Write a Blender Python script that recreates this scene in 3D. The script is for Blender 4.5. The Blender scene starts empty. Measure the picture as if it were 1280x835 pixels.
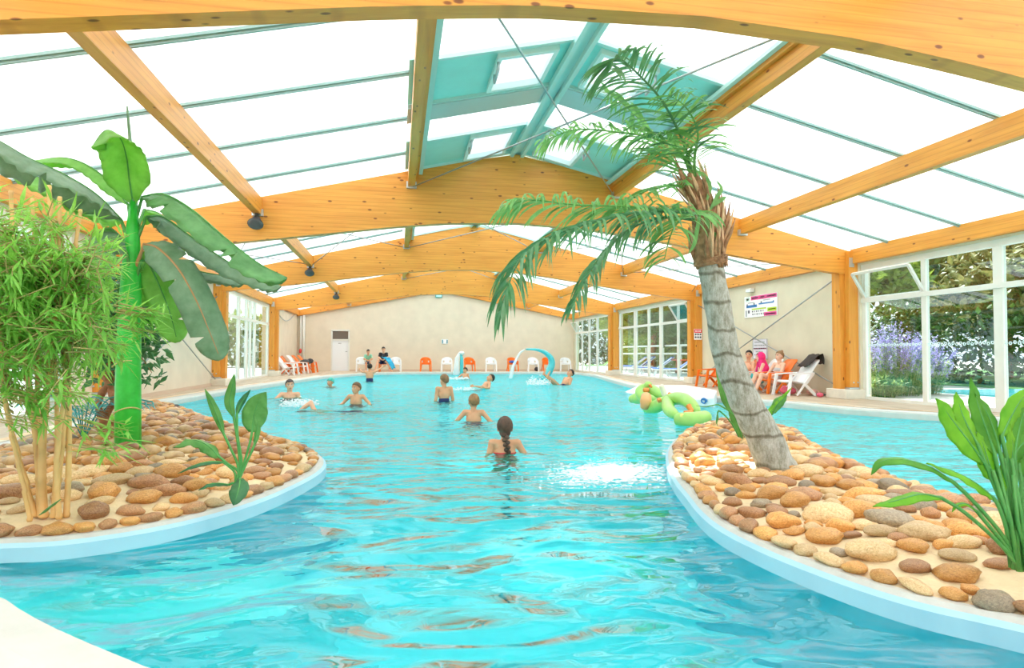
import bpy, bmesh, math, random
from mathutils import Vector, Matrix, Euler
from mathutils.geometry import delaunay_2d_cdt
R = random.Random(7)
SC = bpy.context.scene
COL = SC.collection
# ---------------------------------------------------------------- camera
FPX, YAW, PITCH, ROLL, EYE = 788.11, 0.1789, 0.0315, -0.0037, 0.913
cam_d = bpy.data.cameras.new('camera'); cam = bpy.data.objects.new('camera', cam_d); COL.objects.link(cam)
cam_d.sensor_width = 36; cam_d.lens = FPX / 1280 * 36; cam_d.clip_start = .05; cam_d.clip_end = 400
CR = (Euler((math.pi/2 + PITCH, 0, -YAW), 'XYZ').to_matrix() @ Matrix.Rotation(-ROLL, 3, 'Z'))
cam.matrix_world = Matrix.Translation((0, 0, EYE)) @ CR.to_4x4()
SC.camera = cam
# ---------------------------------------------------------------- light
SC.view_settings.view_transform = 'Standard'; SC.view_settings.look = 'None'
SC.view_settings.gamma = 1; SC.view_settings.use_curve_mapping = False
SC.view_settings.exposure = 0.72
w = bpy.data.worlds.new('sky'); SC.world = w; w.use_nodes = True
bg = w.node_tree.nodes['Background']; bg.inputs[0].default_value = (.86, .95, 1, 1); bg.inputs[1].default_value = 1.15
sun_d = bpy.data.lights.new('sun', 'SUN'); sun = bpy.data.objects.new('sun', sun_d); COL.objects.link(sun)
sun_d.energy = 7.0; sun_d.angle = math.radians(.6); sun_d.color = (1, .97, .9)
SUNDIR = Vector((-.45, -3.35, -4.55)).normalized()
sun.rotation_euler = SUNDIR.to_track_quat('-Z', 'Y').to_euler()
sun.location = (2, 20, 30)
SC.cycles.use_denoising = True
SC.cycles.max_bounces = 20; SC.cycles.diffuse_bounces = 8; SC.cycles.transparent_max_bounces = 16
SC.cycles.glossy_bounces = 8; SC.cycles.transmission_bounces = 8
SC.cycles.sample_clamp_indirect = 6
SC.cycles.caustics_reflective = True

def ray(u, v):
    return (CR @ Vector(((u-640)/FPX, (417.5-v)/FPX, -1))).normalized()
def atY(u, v, y):
    d = ray(u, v); t = y/d.y; return Vector((d.x*t, y, EYE+d.z*t))
def atZ(u, v, z):
    d = ray(u, v); t = (z-EYE)/d.z; return Vector((d.x*t, d.y*t, z))
def atX(u, v, x):
    d = ray(u, v); t = x/d.x; return Vector((x, d.y*t, EYE+d.z*t))

# ---------------------------------------------------------------- materials
MATS = {}
class NT:
    def __init__(s, name):
        s.m = bpy.data.materials.new(name); s.m.use_nodes = True; s.t = s.m.node_tree
        s.b = s.t.nodes['Principled BSDF']; s.out = s.t.nodes['Material Output']
    def n(s, typ, **k):
        x = s.t.nodes.new(typ)
        for a, b in k.items():
            if a.startswith('i_'):
                q = a[2:]; q = int(q) if q.isdigit() else q.replace('_', ' ')
                x.inputs[q].default_value = b
            else: setattr(x, a, b)
        return x
    def l(s, a, b): s.t.links.new(a, b)
    def ramp(s, fac, stops):
        r = s.n('ShaderNodeValToRGB'); e = r.color_ramp.elements
        while len(e) < len(stops): e.new(.5)
        for k, (p, c) in enumerate(stops): e[k].position = p; e[k].color = (*c, 1) if len(c) == 3 else c
        s.l(fac, r.inputs[0]); return r.outputs[0]
    def coord(s, kind='Object', scale=(1, 1, 1)):
        c = s.n('ShaderNodeTexCoord'); mp = s.n('ShaderNodeMapping'); mp.inputs['Scale'].default_value = scale
        s.l(c.outputs[kind], mp.inputs[0]); return mp.outputs[0]
    def noise(s, vec, scale, detail=3, rough=.5, dist=0):
        x = s.n('ShaderNodeTexNoise'); x.inputs['Scale'].default_value = scale; x.inputs['Detail'].default_value = detail
        x.inputs['Roughness'].default_value = rough; x.inputs['Distortion'].default_value = dist
        s.l(vec, x.inputs['Vector']); return x.outputs['Fac']
    def bump(s, h, st=.3, d=.02, norm=None):
        b = s.n('ShaderNodeBump'); b.inputs['Strength'].default_value = st; b.inputs['Distance'].default_value = d
        s.l(h, b.inputs['Height'])
        if norm: s.l(norm, b.inputs['Normal'])
        return b.outputs[0]
def mat(name, col, rough=.5, metal=0, var=0, scale=6, trans=0, spec=.5, bump=0, bs=40, emit=None):
    """plain procedural surface: colour with gentle noise variation"""
    if name in MATS: return MATS[name]
    N = NT(name); b = N.b
    b.inputs['Roughness'].default_value = rough; b.inputs['Metallic'].default_value = metal
    b.inputs['Specular IOR Level'].default_value = spec
    v = N.coord('Object')
    nz = N.noise(v, scale, 4)
    lo = tuple(c*(1-var) for c in col); hi = tuple(min(1, c*(1+var)) for c in col)
    c = N.ramp(nz, [(.3, lo), (.7, hi)]); N.l(c, b.inputs['Base Color'])
    if bump: N.l(N.bump(N.noise(v, bs, 3), bump, .01), b.inputs['Normal'])
    if emit: b.inputs['Emission Color'].default_value = (*col, 1); b.inputs['Emission Strength'].default_value = emit
    if trans:
        t = N.n('ShaderNodeBsdfTranslucent'); N.l(c, t.inputs[0]); mx = N.n('ShaderNodeMixShader'); mx.inputs[0].default_value = trans
        N.l(b.outputs[0], mx.inputs[1]); N.l(t.outputs[0], mx.inputs[2]); N.l(mx.outputs[0], N.out.inputs[0])
    MATS[name] = N.m; return N.m
def wood(name, axis, base=(.76, .33, .045), dark=(.62, .235, .024)):
    N = NT(name); sc = [1, 1, 1]; sc[axis] = .06
    v = N.coord('Object', sc)
    g = N.noise(v, 14, 5, .6, .6)
    ss = [1, 1, 1]; ss[axis] = .02
    lam = N.n('ShaderNodeTexWave', wave_type='BANDS', bands_direction='Z'); lam.inputs['Scale'].default_value = 4.5; lam.inputs['Distortion'].default_value = .2
    N.l(N.coord('Object', ss), lam.inputs['Vector'])
    lo = tuple(a*.55+b*.45 for a, b in zip(base, dark))
    c1 = N.ramp(g, [(.30, dark), (.45, lo), (.62, base), (.8, tuple(min(1, a*1.12) for a in base))])
    lr = N.ramp(lam.outputs['Fac'], [(0, (.86, .82, .78)), (.12, (1, 1, 1)), (1, (1, 1, 1))])
    mx = N.n('ShaderNodeMix', data_type='RGBA', blend_type='MULTIPLY'); mx.inputs[0].default_value = 1
    N.l(c1, mx.inputs[6]); N.l(lr, mx.inputs[7])
    kn = [1, 1, 1]; kn[axis] = .45
    vo = N.n('ShaderNodeTexVoronoi'); vo.inputs['Scale'].default_value = 7; N.l(N.coord('Object', kn), vo.inputs['Vector'])
    kr = N.ramp(vo.outputs['Distance'], [(0, (.10, .04, .015)), (.09, (.22, .09, .03)), (.14, (1, 1, 1))])
    m2 = N.n('ShaderNodeMix', data_type='RGBA', blend_type='MULTIPLY'); m2.inputs[0].default_value = .85
    N.l(mx.outputs[2], m2.inputs[6]); N.l(kr, m2.inputs[7])
    N.l(m2.outputs[2], N.b.inputs['Base Color']); N.b.inputs['Roughness'].default_value = .45
    return N.m
W_X, W_Y, W_Z = wood('glulam_x', 0), wood('glulam_y', 1), wood('glulam_z', 2)

def roof_mat():
    N = NT('polycarbonate'); v = N.coord('Object', (1, 12, 1))
    nz = N.noise(v, 1.6, 5, .7)
    c = N.ramp(nz, [(.3, (.86, .88, .90)), (.7, (.96, .96, .97))])
    t = N.n('ShaderNodeBsdfTranslucent'); d = N.n('ShaderNodeBsdfDiffuse'); N.l(c, t.inputs[0]); N.l(c, d.inputs[0])
    mx = N.n('ShaderNodeMixShader'); mx.inputs[0].default_value = .25
    N.l(t.outputs[0], mx.inputs[1]); N.l(d.outputs[0], mx.inputs[2]); N.l(mx.outputs[0], N.out.inputs[0]); return N.m
M_ROOF = roof_mat()
def glass_mat(name, tint, boost=0.0):
    N = NT(name); tr = N.n('ShaderNodeBsdfTransparent'); tr.inputs[0].default_value = (*tint, 1)
    g = N.n('ShaderNodeBsdfGlossy'); g.inputs['Roughness'].default_value = .01; g.inputs[0].default_value = (.9, .97, 1, 1)
    f = N.n('ShaderNodeFresnel'); f.inputs[0].default_value = 1.5
    ad = N.n('ShaderNodeMath', operation='ADD'); ad.inputs[1].default_value = boost; N.l(f.outputs[0], ad.inputs[0])
    ge = N.n('ShaderNodeNewGeometry'); inv = N.n('ShaderNodeMath', operation='SUBTRACT'); inv.inputs[0].default_value = 1; N.l(ge.outputs['Backfacing'], inv.inputs[1])
    ml = N.n('ShaderNodeMath', operation='MULTIPLY'); N.l(ad.outputs[0], ml.inputs[0]); N.l(inv.outputs[0], ml.inputs[1])
    mx = N.n('ShaderNodeMixShader'); N.l(ml.outputs[0], mx.inputs[0]); N.l(tr.outputs[0], mx.inputs[1]); N.l(g.outputs[0], mx.inputs[2])
    N.l(mx.outputs[0], N.out.inputs[0]); return N.m
M_GLASS = glass_mat('window_glass', (.86, .93, .93), .04)
M_SKYGLASS = glass_mat('skylight_glass', (.97, .98, 1))
def water_mat():
    N = NT('pool_water')
    geo = N.n('ShaderNodeNewGeometry')
    def nz(scale, sx, sy, det, dist):
        mp = N.n('ShaderNodeMapping'); mp.inputs['Scale'].default_value = (sx, sy, 1); N.l(geo.outputs['Position'], mp.inputs[0])
        return N.noise(mp.outputs[0], scale, det, .45, dist)
    sx = N.n('ShaderNodeSeparateXYZ'); N.l(geo.outputs['Position'], sx.inputs[0])
    mr = N.n('ShaderNodeMapRange'); mr.inputs[1].default_value = 3; mr.inputs[2].default_value = 9; mr.inputs[3].default_value = .22; mr.inputs[4].default_value = 1; N.l(sx.outputs[1], mr.inputs[0])
    def bump2(h, d, norm, k=None):
        b = N.n('ShaderNodeBump'); b.inputs['Distance'].default_value = d; b.inputs['Strength'].default_value = 1; N.l(h, b.inputs['Height'])
        if norm: N.l(norm, b.inputs['Normal'])
        if k: N.l(k, b.inputs['Strength'])
        return b.outputs[0]
    a = nz(1.5, .7, 1.15, .6, 1.9); b = nz(3.6, .75, 1.3, .5, 1.6); c = nz(10, .8, 1.3, 1, .8)
    n1 = bump2(a, .18, None); n2 = bump2(b, .085, n1, mr.outputs[0]); n3 = bump2(c, .020, n2, mr.outputs[0])
    tr = N.n('ShaderNodeBsdfRefraction'); tr.inputs['Color'].default_value = (.34, .985, 1, 1); tr.inputs['IOR'].default_value = 1.33; tr.inputs['Roughness'].default_value = .0; N.l(n3, tr.inputs['Normal'])
    g = N.n('ShaderNodeBsdfGlossy'); g.inputs['Roughness'].default_value = .02; N.l(n3, g.inputs['Normal'])
    f = N.n('ShaderNodeFresnel'); f.inputs[0].default_value = 1.33; N.l(n3, f.inputs['Normal'])
    mx = N.n('ShaderNodeMixShader'); N.l(f.outputs[0], mx.inputs[0]); N.l(tr.outputs[0], mx.inputs[1]); N.l(g.outputs[0], mx.inputs[2])
    N.l(mx.outputs[0], N.out.inputs[0]); return N.m
M_WATER = water_mat()
def liner_mat(name, c0, c1, sc=1.2):
    N = NT(name); v = N.coord('Object'); nz = N.noise(v, sc, 3, .5, 2.0)
    vo = N.n('ShaderNodeTexVoronoi', feature='SMOOTH_F1'); vo.inputs['Scale'].default_value = 3; N.l(v, vo.inputs['Vector'])
    N.l(N.ramp(nz, [(.35, c0), (.65, c1)]), N.b.inputs['Base Color']); N.b.inputs['Roughness'].default_value = .6; return N.m
M_LINER = liner_mat('pool_liner', (.56, .90, .955), (.64, .94, .98))
M_LINER_PALE = liner_mat('pale_liner', (.85, .92, .95), (.90, .95, .97))
M_PLASTER = mat('plaster', (.72, .635, .50), .85, var=.05, scale=2, bump=.15, bs=60)
M_PLASTER_R = mat('plaster_cream', (.70, .655, .50), .85, var=.05, scale=2, bump=.15, bs=60)
M_WHITE = mat('white_frame', (.76, .77, .72), .35, var=.02)
M_CONC = mat('concrete', (.74, .69, .58), .85, var=.08, scale=5, bump=.2)
M_COPING = mat('coping', (.60, .60, .56), .55, var=.04, scale=8, bump=.15, bs=25)
M_RIM = mat('island_rim', (.54, .54, .50), .6, var=.06, scale=14, bump=.3, bs=50)
M_SAND = mat('mortar', (.76, .60, .37), .9, var=.12, scale=9, bump=.5, bs=70)
M_STEEL = mat('steel', (.38, .42, .42), .35, .8)
M_ZINC = mat('zinc', (.55, .60, .62), .4, .7)
M_BAR = mat('glazing_bar', (.30, .45, .42), .45, .2)
M_TEAL = mat('teal_panel', (.36, .78, .72), .35, var=.06, scale=2)
M_PALETEAL = mat('pale_teal', (.52, .74, .70), .4)
M_DARK = mat('dark_plastic', (.05, .055, .06), .55)
def deck_mat():
    N = NT('deck'); geo = N.n('ShaderNodeNewGeometry')
    mp = N.n('ShaderNodeMapping'); mp.inputs['Scale'].default_value = (1, .12, 1); mp.inputs['Rotation'].default_value = (0, 0, 0)
    N.l(geo.outputs['Position'], mp.inputs[0])
    nz = N.noise(mp.outputs[0], 5, 5, .65)
    br = N.n('ShaderNodeTexBrick'); br.inputs['Scale'].default_value = 1.0; br.inputs['Mortar Size'].default_value = .008
    br.inputs['Brick Width'].default_value = .45; br.inputs['Row Height'].default_value = .45; N.l(geo.outputs['Position'], br.inputs['Vector'])
    br.inputs['Color1'].default_value = (1, 1, 1, 1); br.inputs['Color2'].default_value = (.90, .88, .85, 1); br.inputs['Mortar'].default_value = (.7, .62, .52, 1)
    c = N.ramp(nz, [(.3, (.42, .31, .21)), (.5, (.54, .43, .31)), (.7, (.66, .56, .44))])
    mx = N.n('ShaderNodeMix', data_type='RGBA', blend_type='MULTIPLY'); mx.inputs[0].default_value = 1
    N.l(c, mx.inputs[6]); N.l(br.outputs[0], mx.inputs[7]); N.l(mx.outputs[2], N.b.inputs['Base Color'])
    N.b.inputs['Roughness'].default_value = .6; return N.m
M_DECK = deck_mat()
def tile_edge():
    N = NT('edge_tiles'); geo = N.n('ShaderNodeNewGeometry'); vo = N.n('ShaderNodeTexVoronoi'); vo.inputs['Scale'].default_value = 2.2
    N.l(geo.outputs['Position'], vo.inputs['Vector'])
    N.l(N.ramp(vo.outputs['Color'], [(.2, (.80, .66, .45)), (.5, (.72, .45, .20)), (.62, (.85, .78, .62)), (.9, (.62, .34, .12))]), N.b.inputs['Base Color']); return N.m
M_EDGE = tile_edge()
def stone_mat(name, c0, c1, c2):
    N = NT(name); v = N.coord('Object'); inf = N.n('ShaderNodeObjectInfo')
    ad = N.n('ShaderNodeVectorMath', operation='ADD'); N.l(v, ad.inputs[0])
    ms = N.n('ShaderNodeMath', operation='MULTIPLY'); ms.inputs[1].default_value = 40; N.l(inf.outputs['Random'], ms.inputs[0])
    N.l(ms.outputs[0], ad.inputs[1])
    nz = N.noise(ad.outputs[0], 9, 5, .6, .8)
    c = N.ramp(nz, [(.3, c0), (.5, c1), (.72, c2)])
    hs = N.n('ShaderNodeHueSaturation'); vr = N.n('ShaderNodeMapRange'); vr.inputs[3].default_value = .75; vr.inputs[4].default_value = 1.25
    N.l(inf.outputs['Random'], vr.inputs[0]); N.l(vr.outputs[0], hs.inputs['Value']); N.l(c, hs.inputs['Color'])
    N.l(hs.outputs[0], N.b.inputs['Base Color']); N.b.inputs['Roughness'].default_value = .38
    N.l(N.bump(N.noise(ad.outputs[0], 45, 3), .25, .01), N.b.inputs['Normal']); return N.m
STONES = [('ochre', stone_mat('stone_ochre', (.36, .15, .035), (.64, .30, .075), (.80, .48, .17))),
          ('brown', stone_mat('stone_brown', (.20, .09, .035), (.42, .20, .085), (.60, .35, .16))),
          ('tan', stone_mat('stone_tan', (.42, .26, .11), (.66, .44, .21), (.80, .62, .36))),
          ('grey', stone_mat('stone_grey', (.16, .12, .08), (.30, .23, .15), (.44, .36, .24)))]

# ---------------------------------------------------------------- mesh helpers
class MB:
    def __init__(s): s.v = []; s.f = []; s.mi = []; s.cur = 0; s.sm = []; s.smooth = False
    def face(s, f): s.f.append(f); s.mi.append(s.cur); s.sm.append(s.smooth)
    def box(s, c, d, rz=0, M=None):
        b = len(s.v); h = [x/2 for x in d]; m = Matrix.Translation(c) @ Matrix.Rotation(rz, 4, 'Z') if M is None else M
        for z in (-1, 1):
            for y in (-1, 1):
                for x in (-1, 1): s.v.append(m @ Vector((x*h[0], y*h[1], z*h[2])))
        sm = s.smooth; s.smooth = False
        for f in ((0, 2, 3, 1), (4, 5, 7, 6), (0, 1, 5, 4), (2, 6, 7, 3), (0, 4, 6, 2), (1, 3, 7, 5)): s.face([b+i for i in f])
        s.smooth = sm
        return s
    def bar(s, a, b_, w, h=None, up=(0, 0, 1)):
        a = Vector(a); b_ = Vector(b_); d = b_-a; L = d.length; h = h or w
        q = d.normalized(); upv = Vector(up)
        if abs(q.dot(upv)) > .98: upv = Vector((1, 0, 0))
        x = q.cross(upv).normalized(); z = x.cross(q)
        M = Matrix(((x.x, q.x, z.x, 0), (x.y, q.y, z.y, 0), (x.z, q.z, z.z, 0), (0, 0, 0, 1)))
        M = Matrix.Translation((a+b_)/2) @ M
        return s.box((0, 0, 0), (w, L, h), M=M)
    def tube(s, pts, r, n=8, cap=True, flat=1):
        pts = [Vector(p) for p in pts]; m = len(pts); rs = r if isinstance(r, (list, tuple)) else [r]*m
        b = len(s.v); px = None
        sm = s.smooth; s.smooth = True
        for i, p in enumerate(pts):
            t = (pts[min(i+1, m-1)]-pts[max(i-1, 0)]).normalized()
            if px is None:
                u = Vector((0, 0, 1)) if abs(t.z) < .9 else Vector((1, 0, 0)); px = t.cross(u).normalized()
            else: px = (px - t*px.dot(t)).normalized()
            py = t.cross(px)
            for k in range(n):
                a = 2*math.pi*k/n; s.v.append(p + (px*math.cos(a)+py*math.sin(a)*flat)*rs[i])
        for i in range(m-1):
            for k in range(n):
                k2 = (k+1) % n; s.face([b+i*n+k, b+i*n+k2, b+(i+1)*n+k2, b+(i+1)*n+k])
        if cap: s.face([b+k for k in range(n)][::-1]); s.face([b+(m-1)*n+k for k in range(n)])
        s.smooth = sm; return s
    def ell(s, c, r, M=None, nu=14, nv=9):
        b = len(s.v); c = Vector(c); M = M or Matrix.Identity(3); sm = s.smooth; s.smooth = True
        s.v.append(c+M@Vector((0, 0, r[2])))
        for j in range(1, nv):
            ph = math.pi*j/nv
            for i in range(nu):
                a = 2*math.pi*i/nu; s.v.append(c+M@Vector((r[0]*math.sin(ph)*math.cos(a), r[1]*math.sin(ph)*math.sin(a), r[2]*math.cos(ph))))
        s.v.append(c+M@Vector((0, 0, -r[2]))); e = len(s.v)-1
        for i in range(nu):
            i2 = (i+1) % nu
            s.face([b, b+1+i, b+1+i2])
            for j in range(nv-2): s.face([b+1+j*nu+i, b+1+(j+1)*nu+i, b+1+(j+1)*nu+i2, b+1+j*nu+i2])
            s.face([e, b+1+(nv-2)*nu+i2, b+1+(nv-2)*nu+i])
        s.smooth = sm; return s
    def cap(s, a, ra, b_, rb, n=12):
        """tapered capsule, closed"""
        a = Vector(a); b_ = Vector(b_); t = (b_-a).normalized(); pts = []; rs = []
        for k in range(5):
            q = math.pi/2*(1-k/4); pts.append(a-t*ra*math.sin(q)*.999); rs.append(max(ra*math.cos(q), ra*.05))
        for k in range(5):
            q = math.pi/2*(k/4); pts.append(b_+t*rb*math.sin(q)*.999); rs.append(max(rb*math.cos(q), rb*.05))
        return s.tube(pts, rs, n)
    def prism(s, poly, lo, hi, axis=2):
        """extrude a 2-D polygon along axis"""
        b = len(s.v); n = len(poly)
        def mk(p, h):
            return Vector((p[0], p[1], h)) if axis == 2 else (Vector((p[0], h, p[1])) if axis == 1 else Vector((h, p[0], p[1])))
        for h in (lo, hi):
            for p in poly: s.v.append(mk(p, h))
        for i in range(n): j = (i+1) % n; s.face([b+i, b+j, b+n+j, b+n+i])
        s.face([b+i for i in range(n)][::-1]); s.face([b+n+i for i in range(n)]); return s
    def mesh(s, name, mats):
        me = bpy.data.meshes.new(name); me.from_pydata([tuple(v) for v in s.v], [], s.f)
        for m in (mats if isinstance(mats, (list, tuple)) else [mats]): me.materials.append(m)
        for p, i, q in zip(me.polygons, s.mi, s.sm): p.material_index = i; p.use_smooth = q
        bm = bmesh.new(); bm.from_mesh(me); bmesh.ops.recalc_face_normals(bm, faces=bm.faces); bm.to_mesh(me); bm.free()
        return me
    def build(s, name, mats, parent=None, loc=None, rz=0, bevel=0):
        me = s.mesh(name, mats); o = bpy.data.objects.new(name, me); COL.objects.link(o)
        if parent: o.parent = parent
        if loc is not None: o.location = loc
        o.rotation_euler.z = rz
        if bevel:
            b = o.modifiers.new('bevel', 'BEVEL'); b.width = bevel; b.segments = 2; b.limit_method = 'ANGLE'
        return o
def tag(o, label, cat, group=None, kind=None):
    o['label'] = label; o['category'] = cat
    if group: o['group'] = group
    if kind: o['kind'] = kind
    return o
def empty(name, loc=(0, 0, 0), rz=0):
    o = bpy.data.objects.new(name, None); COL.objects.link(o); o.location = loc; o.rotation_euler.z = rz; o.empty_display_size = .1; return o
def thing(name, label, cat, loc=(0, 0, 0), rz=0, group=None):
    return tag(empty(name, loc, rz), label, cat, group)
def struct(o): o['kind'] = 'structure'; return o
KIDS = {}
def copy_tree(o, parent=None):
    c = o.copy(); COL.objects.link(c)
    if parent: c.parent = parent
    for ch in list(o.children): copy_tree(ch, c)
    return c
def inside(p, poly):
    x, y = p; r = False; n = len(poly)
    for i in range(n):
        x1, y1 = poly[i][:2]; x2, y2 = poly[(i+1) % n][:2]
        if (y1 > y) != (y2 > y) and x < (x2-x1)*(y-y1)/(y2-y1)+x1: r = not r
    return r
def edist(p, poly):
    best = 1e9; n = len(poly)
    for i in range(n):
        ax, ay = poly[i][:2]; bx, by = poly[(i+1) % n][:2]; dx, dy = bx-ax, by-ay
        t = max(0, min(1, ((p[0]-ax)*dx+(p[1]-ay)*dy)/(dx*dx+dy*dy+1e-9)))
        best = min(best, math.hypot(p[0]-ax-dx*t, p[1]-ay-dy*t))
    return best
def smooth_poly(pts, it=2, closed=True):
    for _ in range(it):
        q = []; n = len(pts)
        for i in range(n if closed else n-1):
            a = pts[i]; b = pts[(i+1) % n]
            q.append(tuple(a[k]*.75+b[k]*.25 for k in range(len(a)))); q.append(tuple(a[k]*.25+b[k]*.75 for k in range(len(a))))
        if not closed: q = [pts[0]]+q+[pts[-1]]
        pts = q
    return pts
def sarea(p): return sum(p[i][0]*p[(i+1) % len(p)][1]-p[(i+1) % len(p)][0]*p[i][1] for i in range(len(p)))/2
def offset(poly, d):
    """offset outwards by d (negative = inwards)"""
    n = len(poly); sg = 1 if sarea(poly) > 0 else -1; o = []
    for i in range(n):
        a = Vector(poly[i-1][:2]); b = Vector(poly[i][:2]); c = Vector(poly[(i+1) % n][:2])
        e1 = (b-a); e2 = (c-b)
        n1 = Vector((e1.y, -e1.x)).normalized(); n2 = Vector((e2.y, -e2.x)).normalized(); m = (n1+n2)
        m = m.normalized() if m.length > 1e-6 else n1
        o.append((b.x+m.x*d*sg, b.y+m.y*d*sg))
    return o
def fill(polys, z, keep, extra=(), zf=None):
    """triangulated area bounded by several polygons; keep(x, y) selects faces"""
    vs = []; es = []
    for p in polys:
        b = len(vs); vs += [Vector((x[0], x[1])) for x in p]; es += [(b+i, b+(i+1) % len(p)) for i in range(len(p))]
    vs += [Vector(e) for e in extra]
    r = delaunay_2d_cdt(vs, es, [], 0, 1e-5)
    mb = MB(); mb.v = [Vector((v.x, v.y, zf(v.x, v.y) if zf else z)) for v in r[0]]
    for f in r[2]:
        c = sum((r[0][i] for i in f), Vector((0, 0)))/len(f)
        if keep(c.x, c.y): mb.face(list(f))
    return mb
def ribbon(mb, p0, z0, p1, z1):
    b = len(mb.v); n = len(p0)
    for p in p0: mb.v.append(Vector((p[0], p[1], z0)))
    for p in p1: mb.v.append(Vector((p[0], p[1], z1)))
    for i in range(n): j = (i+1) % n; mb.face([b+i, b+j, b+n+j, b+n+i])
    return mb
# ================================================================ SETTING
CX = 2.22                      # ridge line of the hall
FR = [-3.1, 4.36, 11.91, 18.81, 26.61]     # frame centres along the hall
def roofz(x): return 4.82 - .235*abs(x-CX)
WZ = -.10
POOL = [(-4.0, 3.06), (-3, 3.08), (-2.2, 3.02), (-1.72, 2.86), (-1.45, 2.68), (-1.27, 2.49), (-1.04, 2.28), (-.6, 1.92), (0, 1.63), (.8, 1.42), (1.8, 1.28), (3, 1.1),
        (5, 1.0), (7.6, 1.2), (8.6, 2.4), (8.85, 4.5), (8.75, 6.5), (8.51, 7.94), (8.21, 8.5), (7.78, 9.1), (7.5, 9.8), (7.35, 11.1), (6.9, 11.9), (6.62, 12.6), (6.62, 14.2), (6.8, 17.6),
        (7.26, 20), (7.8, 23), (8.3, 25.5), (8.58, 27.4), (8.7, 29.4), (8.3, 30.8), (7.4, 31.05), (2.4, 31.0), (-.3, 30.9), (-1.2, 30.1), (-2.0, 28.46), (-2.6, 26.8), (-3.0, 25.3),
        (-3.63, 20.1), (-4.0, 17.35), (-4.17, 14.5), (-4.3, 12.6), (-4.42, 11.6), (-4.2, 10.4), (-3.8, 9), (-3.62, 7.6), (-3.6, 6), (-3.75, 4.8), (-3.95, 4.0)]
LEFT = [(-1.88, 3.47), (-1.67, 3.455), (-1.48, 3.51), (-1.24, 3.66), (-1.06, 3.86), (-.86, 4.2), (-.70, 4.7), (-.60, 5.17), (-.60, 5.6), (-.72, 6.1), (-.99, 6.65), (-1.44, 7.4),
        (-2.13, 8.6), (-3.0, 10.2), (-3.75, 11.7), (-4.15, 12.35), (-4.45, 12.3), (-4.5, 11.5), (-4.25, 10.3), (-3.85, 8.9), (-3.67, 7.6), (-3.65, 6), (-3.8, 4.8), (-4.05, 3.9), (-4.0, 3.5), (-3, 3.46)]
RIGHT = [(2.28, 1.62), (2.10, 1.88), (1.95, 2.05), (1.87, 2.2), (1.80, 2.42), (1.73, 2.76), (1.71, 3.15), (1.78, 3.52), (1.88, 3.85), (2.03, 4.4), (2.29, 5.12), (2.66, 5.93), (3.15, 6.75), (3.75, 7.5), (4.3, 7.95), (4.68, 7.95),
         (4.85, 7.5), (4.72, 6.8), (4.35, 6.1), (3.9, 5.15), (3.66, 4.3), (3.52, 3.6), (3.55, 3.1), (3.6, 2.4), (3.4, 1.7), (2.8, 1.45)]
POOL = smooth_poly(POOL, 1); LEFT = smooth_poly(LEFT, 2); RIGHT = smooth_poly(RIGHT, 2)
XL, XR = -5.05, 9.5
inL = lambda x, y: inside((x, y), LEFT); inR = lambda x, y: inside((x, y), RIGHT); inP = lambda x, y: inside((x, y), POOL)
# floor: deck slab with the pool cut out
rect = [(XL-.2, -6), (XR+.3, -6), (XR+.3, 33.8), (XL-.2, 33.8)]
COPE = offset(POOL, .26)
inC = lambda x, y: inside((x, y), COPE)
fl = fill([rect, COPE], 0, lambda x, y: not inC(x, y)).build('floor', M_DECK); struct(fl)
mb = MB(); ribbon(mb, offset(POOL, .28), -.02, offset(POOL, .28), .012); ribbon(mb, offset(POOL, .28), .012, offset(POOL, .16), .02); ribbon(mb, offset(POOL, .16), .02, POOL, .006); ribbon(mb, POOL, .006, offset(POOL, -.012), -.02); ribbon(mb, offset(POOL, -.012), -.02, offset(POOL, -.012), -.13)
mb.cur = 0; struct(mb.build('trim_1', M_COPING))
# tan tile line between coping and deck (far and left side)
mb = MB(); ribbon(mb, offset(POOL, .27), .018, offset(POOL, .40), .018); ribbon(mb, offset(POOL, .40), .018, offset(POOL, .40), -.01); struct(mb.build('trim_2', M_EDGE))
# near platform under the camera, pale like the coping
plat = [(-2.3, -1.5), (4, -1.5), (4, .9), (1.8, 1.02), (.8, 1.15), (0, 1.36), (-.6, 1.64), (-1.2, 2.05), (-1.5, 2.4), (-1.75, 2.6), (-2.3, 2.75)]
struct(MB().prism(plat, .0, .022).build('trim_3', M_COPING))
# pool basin
shallow = [(4.6, 8.2), (5.2, 9.6), (5.75, 11.2), (6.15, 13.2), (6.3, 16), (6.9, 18), (12, 18), (12, -2), (2.6, -2), (2.6, 1.6), (3.3, 2.2), (3.3, 4), (4, 6)]
def floorz(x, y):
    return -.38 if inside((x, y), shallow) else -1.05
ledge = [(-6, 2), (-1.9, 2.0), (-1.0, 2.7), (-.15, 3.15), (-.45, 3.4), (-1.05, 3.9), (-1.0, 4.2), (-1.6, 4.6), (-6, 5)]
mb = fill([POOL, shallow], 0, lambda x, y: inP(x, y) and not inside((x, y), shallow), zf=lambda x, y: -1.05)
struct(mb.build('pool_floor', M_LINER))
mb = fill([POOL, shallow], 0, lambda x, y: inP(x, y) and inside((x, y), shallow), zf=lambda x, y: -.38)
ribbon(mb, shallow, -.38, shallow, -1.2); struct(mb.build('pool_floor', M_LINER_PALE))
mb = MB().prism(ledge, -1.2, -.42); struct(mb.build('pool_step', liner_mat('step_liner', (.72, .96, .97), (.78, .98, .98))))
mb = MB(); ribbon(mb, offset(POOL, -.008), -.02, offset(POOL, -.008), -1.2); struct(mb.build('pool_wall', M_LINER))
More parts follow.
